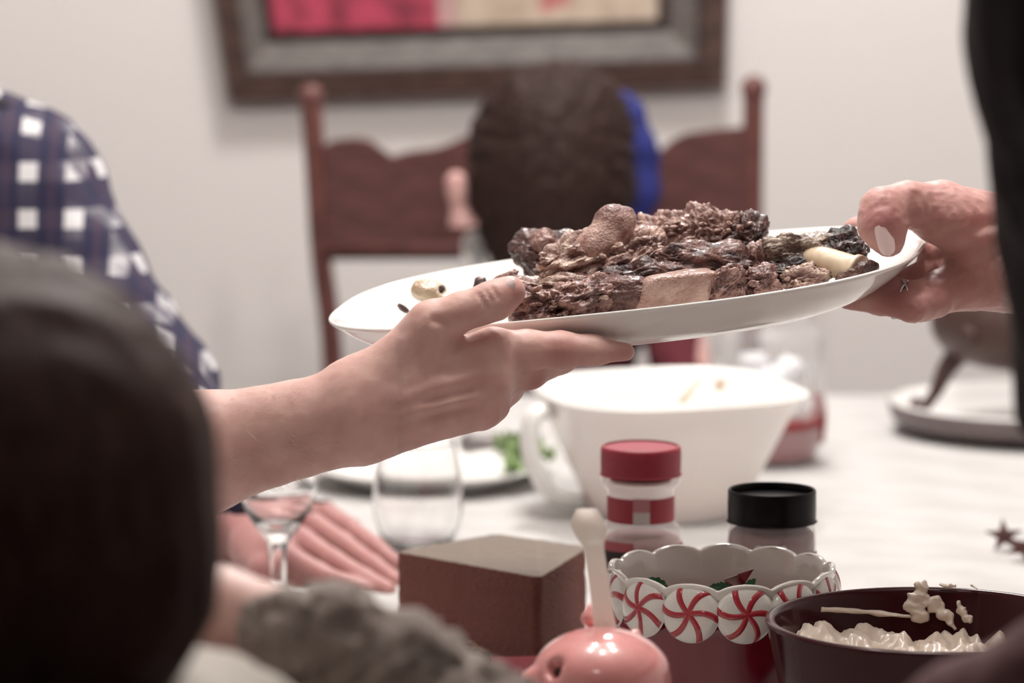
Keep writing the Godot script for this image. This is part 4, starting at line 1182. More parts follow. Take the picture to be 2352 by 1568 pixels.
# ---------------------------------------------------------------- on the table, further back
func table_things() -> void:
	# white batter bowl with a loop handle
	var bd := 3.36
	var at := TB(1525, bd)
	var bs := bd / F
	var t := thing("mixing_bowl", "large white plastic bowl with a handle behind the red-lidded jar", "bowl", at)
	var R := 295.0 * bs
	var H := 0.108
	var r_at := func(a: float, p: Vector2) -> float:             # a rounded square, with a pouring corner at the right
		var c := absf(cos(a + 0.35))
		var s := absf(sin(a + 0.35))
		var sq := pow(pow(c, 3.2) + pow(s, 3.2), -1.0 / 3.2)
		var lipf := clampf(p.y / H, 0.0, 1.0)
		return p.x * (1.0 + 0.16 * absf(sin(a))) * lerpf(1.0, sq * 0.94, lipf) * (1.0 + 0.05 * lipf * exp(-pow(wrapf(a, -PI, PI) / 0.3, 2)))
	var prof := smooth_path([Vector2(0.0001, 0.0), Vector2(R * 0.50, 0.0), Vector2(R * 0.58, 0.006), Vector2(R * 0.74, H * 0.4), Vector2(R * 0.92, H * 0.86), Vector2(R * 0.99, H * 0.97), Vector2(R * 1.01, H), Vector2(R * 0.97, H), Vector2(R * 0.90, H * 0.9), Vector2(R * 0.71, H * 0.4), Vector2(R * 0.54, 0.010), Vector2(R * 0.3, 0.006), Vector2(0.0001, 0.006)], 4)
	var white := mat(col(236, 234, 231), 0.35, {"subsurf_scatter_strength": 0.1})
	obj("bowl", lathe(prof, 96, r_at), white, t)
	var hp := smooth_path([Vector3(-R * 0.86, H * 0.86, R * 0.30), Vector3(-R * 1.02, H * 0.84, R * 0.42), Vector3(-R * 1.04, H * 0.55, R * 0.42), Vector3(-R * 0.9, H * 0.22, R * 0.36), Vector3(-R * 0.66, H * 0.12, R * 0.25)], 6)
	obj("handle", tube(hp, [0.011], 14, 0.6), white, t)
	# brown smears of batter on the inside
	for q in [[1565, 925, 1590, 890, 0.006], [1590, 890, 1612, 866, 0.004], [1655, 872, 1652, 895, 0.006]]:
		var za := at.z - R * 0.62
		var p0 := PZ(q[0], q[1], za) - at
		var p1 := PZ(q[2], q[3], za - 0.012) - at
		obj("batter_smear", tube([p0, p0.lerp(p1, 0.5), p1], [q[4] * 0.7, q[4], q[4] * 0.6], 8, 0.5), mat(col(206, 186, 168), 0.6), t)
	# tall glass jar with red drink
	var jd := 3.62
	var ja := TB(1766, jd)
	var js := jd / F
	var jr := 122.0 * js
	var jar := thing("drinking_jar", "tall clear glass jar of red drink behind the white bowl", "jar", ja)
	var gl := glass(Color(0.93, 0.93, 0.93), 0.16)
	obj("glass", lathe(smooth_path([Vector2(jr * 0.80, 0.001), Vector2(jr * 0.92, 0.008), Vector2(jr, 0.03), Vector2(jr, 0.105), Vector2(jr * 0.95, 0.122), Vector2(jr * 0.82, 0.134), Vector2(jr * 0.82, 0.160)], 4), 48), gl, jar)
	obj("rim", lathe([Vector2(jr * 0.82, 0.158), Vector2(jr * 0.86, 0.160), Vector2(jr * 0.86, 0.164), Vector2(jr * 0.80, 0.165), Vector2(jr * 0.79, 0.160)], 48), gl, jar)
	for k in 9:
		var a := TAU * k / 9.0 + 0.2
		obj("embossed_rib", tube([Vector3(cos(a) * jr, 0.04, sin(a) * jr), Vector3(cos(a) * jr * 1.01, 0.07, sin(a) * jr * 1.01), Vector3(cos(a) * jr, 0.1, sin(a) * jr)], [0.001, 0.003, 0.001], 8), glass(Color(0.95, 0.95, 0.95), 0.35), jar)
	obj("red_drink", lathe(smooth_path([Vector2(0.0001, 0.004), Vector2(jr * 0.78, 0.004), Vector2(jr * 0.9, 0.01), Vector2(jr * 0.965, 0.03), Vector2(jr * 0.965, 0.046), Vector2(0.0001, 0.046)], 3), 40), mat(col(128, 30, 34), 0.12), jar)
	var hpath := smooth_path([Vector3(jr * 0.94, 0.062, -0.01), Vector3(jr * 0.95, 0.052, 0.0), Vector3(jr * 0.94, 0.04, 0.01), Vector3(jr * 0.90, 0.02, 0.01)], 5)
	obj("red_band", tube(hpath, [0.006], 10, 0.7), mat(col(134, 36, 40), 0.3), jar)
	# ice in the drink
	for q in [[-0.35, 0.052, 0.3, 0.5], [0.3, 0.056, 0.45, 0.2], [0.05, 0.078, 0.2, 0.8], [-0.3, 0.09, -0.2, 0.1], [0.35, 0.085, -0.1, 1.1]]:
		obj("ice_cube", rbox(Vector3(0.028, 0.024, 0.026), 0.005), mat(col(228, 228, 232), 0.25), jar, Vector3(q[0] * jr, q[1], q[2] * jr), Basis(Vector3(0.3, 1, 0.2).normalized(), q[3]))
	# plate with a bronze footed vessel at the right
	var pd := 3.80
	var pa := TB(2352, pd)
	var ps := pd / F
	var pr := 305.0 * ps
	var plate := lathe(smooth_path([Vector2(0.0001, 0.0), Vector2(pr * 0.55, 0.0), Vector2(pr * 0.66, 0.006), Vector2(pr * 0.93, 0.021), Vector2(pr, 0.028), Vector2(pr, 0.031), Vector2(pr * 0.94, 0.030), Vector2(pr * 0.72, 0.014), Vector2(pr * 0.5, 0.011), Vector2(0.0001, 0.011)], 4), 72)
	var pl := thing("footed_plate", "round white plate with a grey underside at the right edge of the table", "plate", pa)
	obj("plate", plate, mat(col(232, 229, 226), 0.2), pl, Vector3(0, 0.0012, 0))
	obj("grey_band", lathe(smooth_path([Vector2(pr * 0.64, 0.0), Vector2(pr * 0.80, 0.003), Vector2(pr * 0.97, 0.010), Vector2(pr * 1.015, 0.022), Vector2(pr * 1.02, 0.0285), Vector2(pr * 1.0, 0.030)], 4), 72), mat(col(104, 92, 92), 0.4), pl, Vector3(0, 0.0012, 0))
	var v := thing("footed_vessel", "brown bronze vessel on curled feet standing on the plate at right", "vessel", pa + Vector3(0, 0.0128, 0))
	var bronze := tri(mat(col(78, 52, 46), 0.36, {"metallic": 0.2}), tex.fine, Vector3(20, 20, 20), tex.rough, 0.15)
	obj("bowl", lathe(smooth_path([Vector2(0.0001, 0.052), Vector2(0.03, 0.052), Vector2(0.066, 0.060), Vector2(0.088, 0.078), Vector2(0.094, 0.100), Vector2(0.089, 0.122), Vector2(0.074, 0.140), Vector2(0.070, 0.150), Vector2(0.082, 0.158), Vector2(0.080, 0.161), Vector2(0.064, 0.152), Vector2(0.0001, 0.151)], 5), 56), bronze, v)
	obj("lid_knob", lathe(smooth_path([Vector2(0.066, 0.152), Vector2(0.05, 0.166), Vector2(0.02, 0.176), Vector2(0.008, 0.18), Vector2(0.014, 0.192), Vector2(0.008, 0.2), Vector2(0.0001, 0.202)], 4), 32), bronze, v)
	for k in 3:
		var a := PI + TAU * k / 3.0
		var dr := Vector3(cos(a), 0, sin(a))
		obj("foot", tube(smooth_path([dr * 0.062 + Vector3(0, 0.072, 0), dr * 0.078 + Vector3(0, 0.05, 0), dr * 0.088 + Vector3(0, 0.028, 0), dr * 0.1 + Vector3(0, 0.012, 0), dr * 0.109 + Vector3(0, 0.012, 0), dr * 0.106 + Vector3(0, 0.022, 0)], 5), [0.013, 0.013, 0.012, 0.011, 0.010, 0.0095, 0.009, 0.008, 0.008, 0.007, 0.007, 0.006, 0.006, 0.006, 0.006, 0.006, 0.006, 0.006, 0.006, 0.005, 0.005, 0.005, 0.005, 0.005, 0.004], 10), bronze, v)
	obj("boss", lathe([Vector2(0.0001, 0.0), Vector2(0.012, 0.001), Vector2(0.010, 0.006), Vector2(0.0001, 0.008)], 16), bronze, v, Vector3(-0.062, 0.092, 0.064), Basis(Vector3(1, 0, 1).normalized(), PI / 2))
	# dinner plate with leaves, left of the bowl
	var dp := TB(985, 3.50)
	var dr2 := 0.105
	var dpl := thing("dinner_plate", "white dinner plate with green leaves behind the reaching hand", "plate", dp)
	obj("plate", lathe(smooth_path([Vector2(0.0001, 0.0), Vector2(dr2 * 0.6, 0.0), Vector2(dr2 * 0.7, 0.004), Vector2(dr2, 0.017), Vector2(dr2, 0.019), Vector2(dr2 * 0.72, 0.008), Vector2(dr2 * 0.6, 0.005), Vector2(0.0001, 0.005)], 3), 64), mat(col(238, 236, 233), 0.2), dpl)
	var rng := RandomNumberGenerator.new()
	rng.seed = 8
	for k in 3:
		var leaf := grid_mesh(14, 10, func(u, w):
			var x: float = u * 2.0 - 1.0
			var y: float = w * 2.0 - 1.0
			return Vector3(x * 0.022 * (1.0 - 0.4 * y * y), 0.006 + 0.006 * sin(x * 6.0 + k) + 0.005 * sin(y * 5.0 + k * 2.0) + 0.004 * x * x, -y * 0.024 * (1.0 - 0.3 * x * x)))
		var where: Vector3 = [TB(1222, 3.55), TB(1192, 3.58), TB(1205, 3.52)][k]
		where.y = TABLE + [0.014, 0.018, 0.006][k]
		tag(obj("lettuce_leaf", leaf, tri(mat(col(128, 152, 96), 0.6, {"backlight": Color(0.2, 0.25, 0.1)}), tex.fine, Vector3(30, 30, 30)), self, where, Basis(Vector3.UP, k * 1.3)), ["frontmost green salad leaf beside the white bowl's left", "green salad leaf lying upper left in the small pile of leaves", "low green salad leaf under the other leaves"][k], "leaf", "salad leaves on the table")
	tag(obj("grey_morsel", blob(Vector3(0.024, 0.010, 0.016), 40, 0.002, 2.4, 2.0, 50.0, lin(150, 140, 138), lin(96, 86, 86)), M.meat, self, TB(1112, 3.60, 0.022)), "small grey morsel at the far edge of the dinner plate", "food scrap")
	# glass tumbler and stemmed glass: solid glass
	var clear := solid_glass()
	var gt := TB(960, 3.17)
	var gr := 102.0 * 3.17 / F
	var tum := thing("glass_tumbler", "clear rounded glass tumbler standing behind the bread loaf", "glass", gt)
	obj("glass", lathe(smooth_path([Vector2(0.0001, 0.0), Vector2(gr * 0.5, 0.0), Vector2(gr * 0.78, 0.008), Vector2(gr, 0.032), Vector2(gr * 0.98, 0.062), Vector2(gr * 0.86, 0.088), Vector2(gr * 0.84, 0.089), Vector2(gr * 0.94, 0.062), Vector2(gr * 0.955, 0.034), Vector2(gr * 0.74, 0.012), Vector2(gr * 0.45, 0.007), Vector2(0.0001, 0.0065)], 5), 56), clear, tum)
	var wt := TB(640, 2.955)
	var wg := thing("wine_glass", "clear stemmed wine glass in front of the resting hand", "glass", wt)
	var wr := 92.0 * 2.98 / F
	obj("glass", lathe(smooth_path([Vector2(0.0001, 0.0), Vector2(0.026, 0.0), Vector2(0.027, 0.0015), Vector2(0.012, 0.004), Vector2(0.0068, 0.012), Vector2(0.0062, 0.03), Vector2(0.0085, 0.047), Vector2(0.014, 0.055), Vector2(wr * 0.8, 0.072), Vector2(wr, 0.098), Vector2(wr * 0.92, 0.132), Vector2(wr * 0.88, 0.134), Vector2(wr * 0.955, 0.098), Vector2(wr * 0.76, 0.074), Vector2(0.010, 0.060), Vector2(0.0001, 0.058)], 5), 48), clear, wg)
	# little brown star ornaments
	for k in 2:
		var st := begin()
		st.set_smooth_group(-1)
		var n := 5
		for i in n * 2:
			var r0 := 0.017 if i % 2 == 0 else 0.0065
			var r1 := 0.0065 if i % 2 == 0 else 0.017
			var a0 := TAU * i / (n * 2)
			var a1 := TAU * (i + 1) / (n * 2)
			var p0 := Vector3(cos(a0) * r0, 0.001, sin(a0) * r0)
			var p1 := Vector3(cos(a1) * r1, 0.001, sin(a1) * r1)
			for q in [Vector3(0, 0.009, 0), p0, p1]: st.add_vertex(q)
			for q in [Vector3(0, -0.004, 0), p1, p0]: st.add_vertex(q)
		st.generate_normals()
		var sp: Vector3 = [TB(2306, 3.17, 0.012), TB(2352, 3.12, 0.010)][k]
		tag(obj("star_ornament", st.commit(), mat(col(84, 50, 48), 0.5), self, sp, Basis(Vector3(1, 0, 0), 0.9 - k * 0.4) * Basis(Vector3.UP, 0.35 + k * 0.6)), ["small brown star ornament propped up on the tablecloth at right", "brown star ornament farthest right, partly out of view beside the other star"][k], "ornament", "star ornaments on the tablecloth")
	tag(obj("crumb", blob(Vector3(0.0035, 0.002, 0.003), 3, 0.0006, 2.2, 1.0, 200.0, lin(150, 120, 110), lin(110, 84, 76), 0.0, 8), M.meat, self, TB(2212, 2.98, 0.0018)), "single brown crumb on the cloth left of the star ornament", "crumb")

# ---------------------------------------------------------------- the front of the table
func arc_patch(r: float, y0: float, y1: float, a0: float, a1: float, th := 0.0004) -> ArrayMesh:
	return grid_mesh(20, 4, func(u, v):
		var a := lerpf(a0, a1, u)
		return Vector3(sin(a) * (r + th), lerpf(y0, y1, v), cos(a) * (r + th)))

func front_things() -> void:
	bread()
	spice_jars()
	candy_bowl()
	dark_bowl()
	pig()

func bread() -> void:
	# the cut loaf, standing on end: crumb face up, crust round the sides
	var base_h := 0.0
	var front := TB(1240, 2.69)
	var c := [Vector3.ZERO, Vector3.ZERO, Vector3.ZERO, Vector3.ZERO]
	var hts := 0.068
	var pix := [[1240, 1326], [905, 1266], [1140, 1226], [1352, 1256]]
	for k in 4:
		var r := ray(pix[k][0], pix[k][1])
		var p := EYE + r * ((TABLE + hts - EYE.y) / r.y)
		c[k] = p
	var ctr: Vector3 = (c[0] + c[1] + c[2] + c[3]) / 4.0
	ctr.y = TABLE + base_h
	# rounded outline through the four corners
	var ring := func(u: float, grow: float) -> Vector3:
		var f := fposmod(u, 1.0) * 4.0
		var k := int(f) % 4
		var t := f - floorf(f)
		var order := [0, 3, 2, 1]
		var a: Vector3 = c[order[k]]
		var b: Vector3 = c[order[(k + 1) % 4]]
		var prev: Vector3 = c[order[(k + 3) % 4]]
		var nxt: Vector3 = c[order[(k + 2) % 4]]
		var p := a.lerp(b, t)
		var rr := 0.07
		if t < rr: p = p.lerp((a.lerp(b, rr) + a.lerp(prev, rr)) * 0.5, 0.55 * pow(1.0 - t / rr, 2))
		if t > 1.0 - rr: p = p.lerp((b.lerp(a, rr) + b.lerp(nxt, rr)) * 0.5, 0.55 * pow(1.0 - (1.0 - t) / rr, 2))
		var o := p - ctr
		o.y = 0.0
		return o * (1.0 + grow)
	var t := thing("bread_loaf", "brown-crusted loaf of bread standing on its end, cut grey-brown crumb uppermost", "bread", ctr)
	var crust := tri(mat(col(128, 76, 66), 0.85), tex.crumb, Vector3(16, 16, 16), tex.rough, 0.25)
	var crumb := tri(mat(col(156, 142, 132), 0.95), tex.crumb, Vector3(22, 22, 22), tex.pore, 0.12)
	obj("crust", grid_mesh(160, 22, func(u, v):
		var y: float = v * hts
		var g := -0.03 * pow(1.0 - v, 6) + 0.006 * sin(v * 7.0) + noise.get_noise_3d(u * 300.0, v * 30.0, 5.0) * 0.010 - 0.010 * exp(-pow((v - 0.76 + 0.03 * sin(u * 9.0)) / 0.035, 2)) - 0.006 * exp(-pow((v - 0.42) / 0.05, 2)) - 0.006 * pow(absf(sin(u * 38.0)), 24)
		var p: Vector3 = ring.call(u, g)
		p.y = y
		return p, true), crust, t)
	obj("crumb", grid_mesh(160, 10, func(u, v):
		var p: Vector3 = ring.call(u, 0.0) * (1.0 - v)
		p.y = hts + 0.0012 + 0.003 * v * (1.0 - v) + noise.get_noise_3dv(p * 600.0) * 0.0007
		if v <= 0.0: p.y = hts - 0.0005
		return p, true), crumb, t)
	var cr := blob(Vector3(0.021, 0.010, 0.011), 14, 0.003, 2.4, 2.0, 70.0, lin(132, 96, 80), lin(70, 44, 38), 0.05, 26)
	tag(obj("bread_crust", cr, tri(mat(Color.WHITE, 0.9, {"vertex_color_use_as_albedo": true}), tex.crumb, Vector3(20, 20, 20)), self, TB(1064, 2.62) + Vector3(0, 0.030, 0), Basis(Vector3(0, 0, 1), -0.25)), "torn curled bread crust lying against the foot of the loaf", "bread")
	# red folded napkin
	var n := TB(1258, 2.60)
	var nm := thing("red_napkin", "folded red napkin lying in front of the loaf", "napkin", n)
	for k in 3:
		obj("fold", rbox(Vector3(0.078 - 0.002 * k, 0.007, 0.14 - 0.003 * k), 0.003), tri(mat(col(132, 30, 44), 0.9), tex.fine, Vector3(20, 20, 20)), nm, Vector3(0.0, 0.004 + 0.0072 * k, 0.0), Basis(Vector3.UP, 0.06 * k))

func spice_jars() -> void:
	# red cap, waisted clear jar, red printed label
	var d := 2.74
	var s := d / F
	var at := TB(1470, d)
	var Y := func(py: float) -> float: return P(1470, py, d).y - TABLE
	var t := thing("spice_jar", "clear waisted spice jar with a red cap and red label", "jar", at)
	var capr := 92.0 * s
	var y0: float = Y.call(1080.0)
	var y1: float = Y.call(1012.0)
	obj("cap", lathe(smooth_path([Vector2(0.0001, y0), Vector2(capr * 0.94, y0), Vector2(capr * 0.99, y0 + 0.002), Vector2(capr, y0 + 0.008), Vector2(capr, y1 - 0.004), Vector2(capr * 0.975, y1 - 0.0008), Vector2(capr * 0.9, y1), Vector2(capr * 0.86, y1 - 0.0012), Vector2(0.0001, y1 - 0.0012)], 4), 64), tri(mat(col(158, 44, 62), 0.5), tex.fine, Vector3(20, 20, 20)), t)
	var pr := [Vector2(capr * 0.7, 0.001), Vector2(93 * s, 0.006), Vector2(96 * s, Y.call(1300.0)), Vector2(95 * s, Y.call(1220.0)), Vector2(88 * s, Y.call(1200.0)), Vector2(78 * s, Y.call(1185.0)), Vector2(76 * s, Y.call(1150.0)), Vector2(75 * s, Y.call(1122.0)), Vector2(80 * s, Y.call(1110.0)), Vector2(91 * s, Y.call(1098.0)), Vector2(91 * s, Y.call(1084.0))]
	obj("jar", lathe(smooth_path(pr, 4), 64), glass(Color(0.92, 0.9, 0.9), 0.22), t)
	obj("contents", lathe(smooth_path([Vector2(0.0001, 0.004), Vector2(86 * s, 0.006), Vector2(89 * s, Y.call(1300.0)), Vector2(88 * s, Y.call(1225.0)), Vector2(0.0001, Y.call(1215.0))], 3), 40), tri(mat(col(196, 158, 156), 0.8), tex.crumb, Vector3(60, 60, 60)), t)
	obj("shaker_insert", lathe([Vector2(0.0001, Y.call(1096.0)), Vector2(70 * s, Y.call(1096.0)), Vector2(70 * s, Y.call(1088.0)), Vector2(0.0001, Y.call(1088.0))], 32), mat(col(190, 150, 148), 0.5), t)
	var red := mat(col(156, 48, 62), 0.55)
	obj("label_red", arc_patch(76.5 * s, Y.call(1184.0), Y.call(1126.0), -1.45, -0.26), red, t)
	obj("label_red", arc_patch(76.5 * s, Y.call(1184.0), Y.call(1126.0), 0.24, 1.45), red, t)
	obj("label_faded", arc_patch(76.0 * s, Y.call(1156.0), Y.call(1124.0), -0.26, 0.24), mat(col(186, 130, 134), 0.6), t)
	obj("label_white", arc_patch(76.0 * s, Y.call(1186.0), Y.call(1156.0), -0.26, 0.24), mat(col(206, 202, 198), 0.6), t)
	obj("label_pink", arc_patch(95.6 * s, Y.call(1248.0), Y.call(1224.0), -1.5, -0.2), mat(col(176, 92, 98), 0.6), t)
	obj("label_black", arc_patch(95.8 * s, Y.call(1310.0), Y.call(1246.0), -1.5, -0.25), mat(col(34, 22, 24), 0.5), t)
	obj("label_emblem", grid_mesh(20, 6, func(u, v):
		var a := lerpf(-1.35, -0.38, u)
		var w: float = sin(u * PI) * 0.0036
		return Vector3(sin(a) * 96.6 * s, Y.call(1262.0) + (v - 0.5) * 2.0 * w, cos(a) * 96.6 * s)), mat(col(156, 52, 66), 0.5), t)
	obj("label_red", arc_patch(95.6 * s, 0.02, Y.call(1234.0), 0.5, 1.5), red, t)
	obj("label_clear", arc_patch(95.6 * s, 0.02, Y.call(1240.0), -0.05, 0.42), mat(col(196, 170, 170), 0.5), t)
	# black cap, clear jar of pink flakes
	d = 2.64
	s = d / F
	at = TB(1769, d)
	var t2 := thing("spice_jar", "clear jar of pinkish spice with a wide black cap", "jar", at)
	var Y2 := func(py: float) -> float: return P(1769, py, d).y - TABLE
	capr = 101.0 * s
	y0 = Y2.call(1186.0)
	y1 = Y2.call(1112.0)
	obj("cap", lathe(smooth_path([Vector2(0.0001, y0), Vector2(capr * 0.95, y0), Vector2(capr, y0 + 0.002), Vector2(capr, y1 - 0.003), Vector2(capr * 0.985, y1 - 0.0004), Vector2(capr * 0.965, y1), Vector2(capr * 0.935, y1 - 0.001), Vector2(capr * 0.92, y1 - 0.004), Vector2(capr * 0.86, y1 - 0.0055), Vector2(0.0001, y1 - 0.0055)], 4), 72), mat(col(13, 10, 11), 0.3, {"spec": 0.3}), t2)
	obj("jar", lathe(smooth_path([Vector2(capr * 0.7, 0.001), Vector2(100 * s, 0.006), Vector2(102 * s, Y2.call(1320.0)), Vector2(102 * s, Y2.call(1225.0)), Vector2(99 * s, Y2.call(1204.0)), Vector2(97 * s, Y2.call(1198.0)), Vector2(99 * s, Y2.call(1194.0)), Vector2(97 * s, Y2.call(1187.0))], 4), 64), glass(Color(0.92, 0.88, 0.88), 0.2), t2)
	obj("contents", lathe(smooth_path([Vector2(0.0001, 0.004), Vector2(94 * s, 0.006), Vector2(96 * s, Y2.call(1320.0)), Vector2(96 * s, Y2.call(1215.0)), Vector2(60 * s, Y2.call(1209.0)), Vector2(0.0001, Y2.call(1208.0))], 3), 40), tri(mat(col(196, 160, 160), 0.8), tex.crumb, Vector3(60, 60, 60), tex.pore, 0.1), t2)
	obj("label_red", arc_patch(102.4 * s, 0.02, Y2.call(1252.0), 0.85, 1.5), mat(col(146, 44, 58), 0.55), t2)
	for k in 3:                                                # the row of rounded letters at the label's top
		for j in 2:
			var a := -0.35 + k * 0.27
			var path := []
			for i in 17:
				var b := TAU * i / 16
				var aa := a + cos(b) * 0.085
				path.append(Vector3(sin(aa) * 102.6 * s, Y2.call(1238.0) + sin(b) * 0.0030 - j * 0.007, cos(aa) * 102.6 * s))
			obj("label_letter", tube(path, [0.0007], 6), mat(col(222, 214, 212), 0.5), t2)

func candy_bowl() -> void:
	var d := 2.508
	var s := d / F
	var at := TB(1655, d)
	var t := thing("candy_bowl", "red and white bowl with a rim of peppermint swirl discs", "bowl", at)
	var Y := func(py: float) -> float: return P(1655, py, 2.43).y - TABLE
	var n := 13
	var R := 0.0705
	var cr := 0.0190
	var yc: float = Y.call(1407.0)
	var ph := 0.155
	var scal := func(a: float) -> float:                       # the height of the scalloped edge round the rim
		var k := wrapf((PI / 2 - a) - ph, 0.0, TAU) / TAU * n
		var x := (k - roundf(k)) * TAU / n * R / cr
		return sqrt(maxf(0.0, 1.0 - x * x))
	var white := mat(col(232, 229, 222), 0.12, {"clearcoat": 0.7, "clearcoat_roughness": 0.03})
	var redg := mat(col(120, 22, 38), 0.12, {"clearcoat": 0.7, "clearcoat_roughness": 0.03})
	var redl := mat(col(172, 50, 60), 0.14, {"clearcoat": 0.7, "clearcoat_roughness": 0.03})
	# rim wall, scalloped
	var prof := []
	for p in smooth_path([Vector2(0.0680, -0.42), Vector2(0.0698, -0.3), Vector2(0.0705, 0.0), Vector2(0.0718, 0.6), Vector2(0.0735, 0.9), Vector2(0.0735, 1.0), Vector2(0.0722, 1.03), Vector2(0.0703, 1.0), Vector2(0.0690, 0.85), Vector2(0.0672, 0.4), Vector2(0.0660, 0.0), Vector2(0.0650, -0.9), Vector2(0.0640, -1.0)], 4): prof.append(p)
	obj("rim", grid_mesh(260, prof.size() - 1, func(u, v):
		var p: Vector2 = prof[int(round(v * (prof.size() - 1)))]
		var a: float = -u * TAU
		var top: float = 0.011 + (cr * 0.98 - 0.011) * scal.call(a)
		return Vector3(cos(a) * p.x, yc + (p.y * top if p.y > 0 else p.y * cr), sin(a) * p.x), true), white, t)
	# body below
	var H := yc - 0.004
	obj("body", lathe(smooth_path([Vector2(0.0001, 0.0), Vector2(0.044, 0.0), Vector2(0.047, 0.003), Vector2(0.054, H * 0.35), Vector2(0.0645, H * 0.75), Vector2(0.0690, H * 0.9), Vector2(0.0690, H * 0.95), Vector2(0.0660, H * 0.95), Vector2(0.058, H * 0.6), Vector2(0.046, 0.012), Vector2(0.0001, 0.010)], 5), 96), redg, t)
	# each peppermint: a domed white disc with curved red arms
	var dome := func(x: float, y: float) -> float: return 0.0062 * sqrt(maxf(0.0, 1.0 - pow((x * x + y * y), 1.35)))
	var disc := grid_mesh(40, 12, func(u, v):
		var a: float = u * TAU
		var r: float = 1.0 - v
		return Vector3(cos(a) * r * cr, sin(a) * r * cr, dome.call(cos(a) * r, sin(a) * r) - 0.0005), true)
	var arms := begin()
	arms.set_smooth_group(0)
	for k in 6:
		var a0 := TAU * k / 6.0 + 0.2
		var prev := []
		for i in 13:
			var r: float = i / 12.0 * 0.985
			var a := a0 - 0.38 * r * r
			var wd := lerpf(0.085, 0.12, r)
			var c := Vector2(cos(a), sin(a)) * r
			var sd := Vector2(-sin(a), cos(a)) * wd
			var row := []
			for q in [-1.0, -0.5, 0.0, 0.5, 1.0]:
				var p: Vector2 = c + sd * q
				if p.length() > 0.99: p = p.normalized() * 0.99
				row.append(Vector3(p.x * cr, p.y * cr, dome.call(p.x, p.y) + 0.0001 - 0.0005 + 0.0006 * (1.0 - q * q)))
			if i > 0:
				for j in 4: quad(arms, prev[j + 1], prev[j], row[j], row[j + 1])
			prev = row
	arms.index()
	arms.generate_normals()
	var arms_mesh := arms.commit()
	for k in n:
		var a := ph + TAU * k / n
		var out := Vector3(sin(a), 0, cos(a))
		var b := Basis(Vector3(cos(a), 0, -sin(a)), Vector3.UP, out)
		b = b * Basis(Vector3.RIGHT, -0.10) * Basis(Vector3(0, 0, 1), 0.35 * (k % 3))
		var cd := obj("peppermint_disc", disc, white, t, out * (R + 0.0012) + Vector3(0, yc, 0), b)
		obj("red_swirl", arms_mesh, redl, cd)
	# inside: holly leaves and a torn red wrapper
	var leaf_m := mat(col(30, 82, 48), 0.4)
	var k2 := 0
	for q in [[1512, 1342, -0.5, 0.008], [1556, 1362, -0.2, 0.010], [1645, 1350, 0.2, 0.006], [1668, 1358, -0.9, 0.008], [1722, 1344, 0.8, 0.006]]:
		var lm := grid_mesh(20, 6, func(u, v):
			var x: float = u * 2.0 - 1.0
			var w: float = (1.0 - x * x) * (0.42 + 0.16 * absf(sin(u * 12.0)))
			var y: float = (v * 2.0 - 1.0) * w
			return Vector3(x, y, 0.25 * x * x + 0.2 * y * y) * float(q[3]))
		tag(obj("holly_leaf", lm, leaf_m, self, P(q[0], q[1], 2.468), Basis(Vector3(0, 0, 1), q[2]) * Basis(Vector3.RIGHT, -0.5)), ["green holly leaf farthest left inside the peppermint bowl", "green holly leaf showing in the dip between the two front discs", "small green leaf just left of the red wrapper", "green leaf drooping under the red wrapper", "small green leaf right of the red wrapper"][k2], "leaf", "green leaves in the peppermint bowl")
		k2 += 1
	var wrap := thing("candy_wrapper", "crumpled dark red and pale wrapper poking up inside the peppermint bowl", "wrapper", P(1692, 1340, 2.475))
	for q in [[[1662, 1330], [1700, 1318], [1702, 1356], [1688, 1362], lin(140, 106, 102)], [[1694, 1318], [1732, 1306], [1712, 1338], [1698, 1358], lin(120, 34, 44)], [[1664, 1332], [1690, 1362], [1676, 1356], [1668, 1344], lin(96, 40, 46)]]:
		var st := begin()
		st.set_smooth_group(-1)
		var v := []
		for j in 4: v.append(P(q[j][0], q[j][1], 2.475 + 0.004 * (j % 2)) - P(1692, 1340, 2.475))
		quad(st, v[3], v[2], v[1], v[0])
		var bk := Vector3(0, 0, -0.001)
		quad(st, v[0] + bk, v[1] + bk, v[2] + bk, v[3] + bk)
		for j in 4: quad(st, v[j], v[(j + 1) % 4], v[(j + 1) % 4] + bk, v[j] + bk)
		st.generate_normals()
		var c: Color = q[4]
		obj("flap", st.commit(), mat(c.linear_to_srgb(), 0.3), wrap)

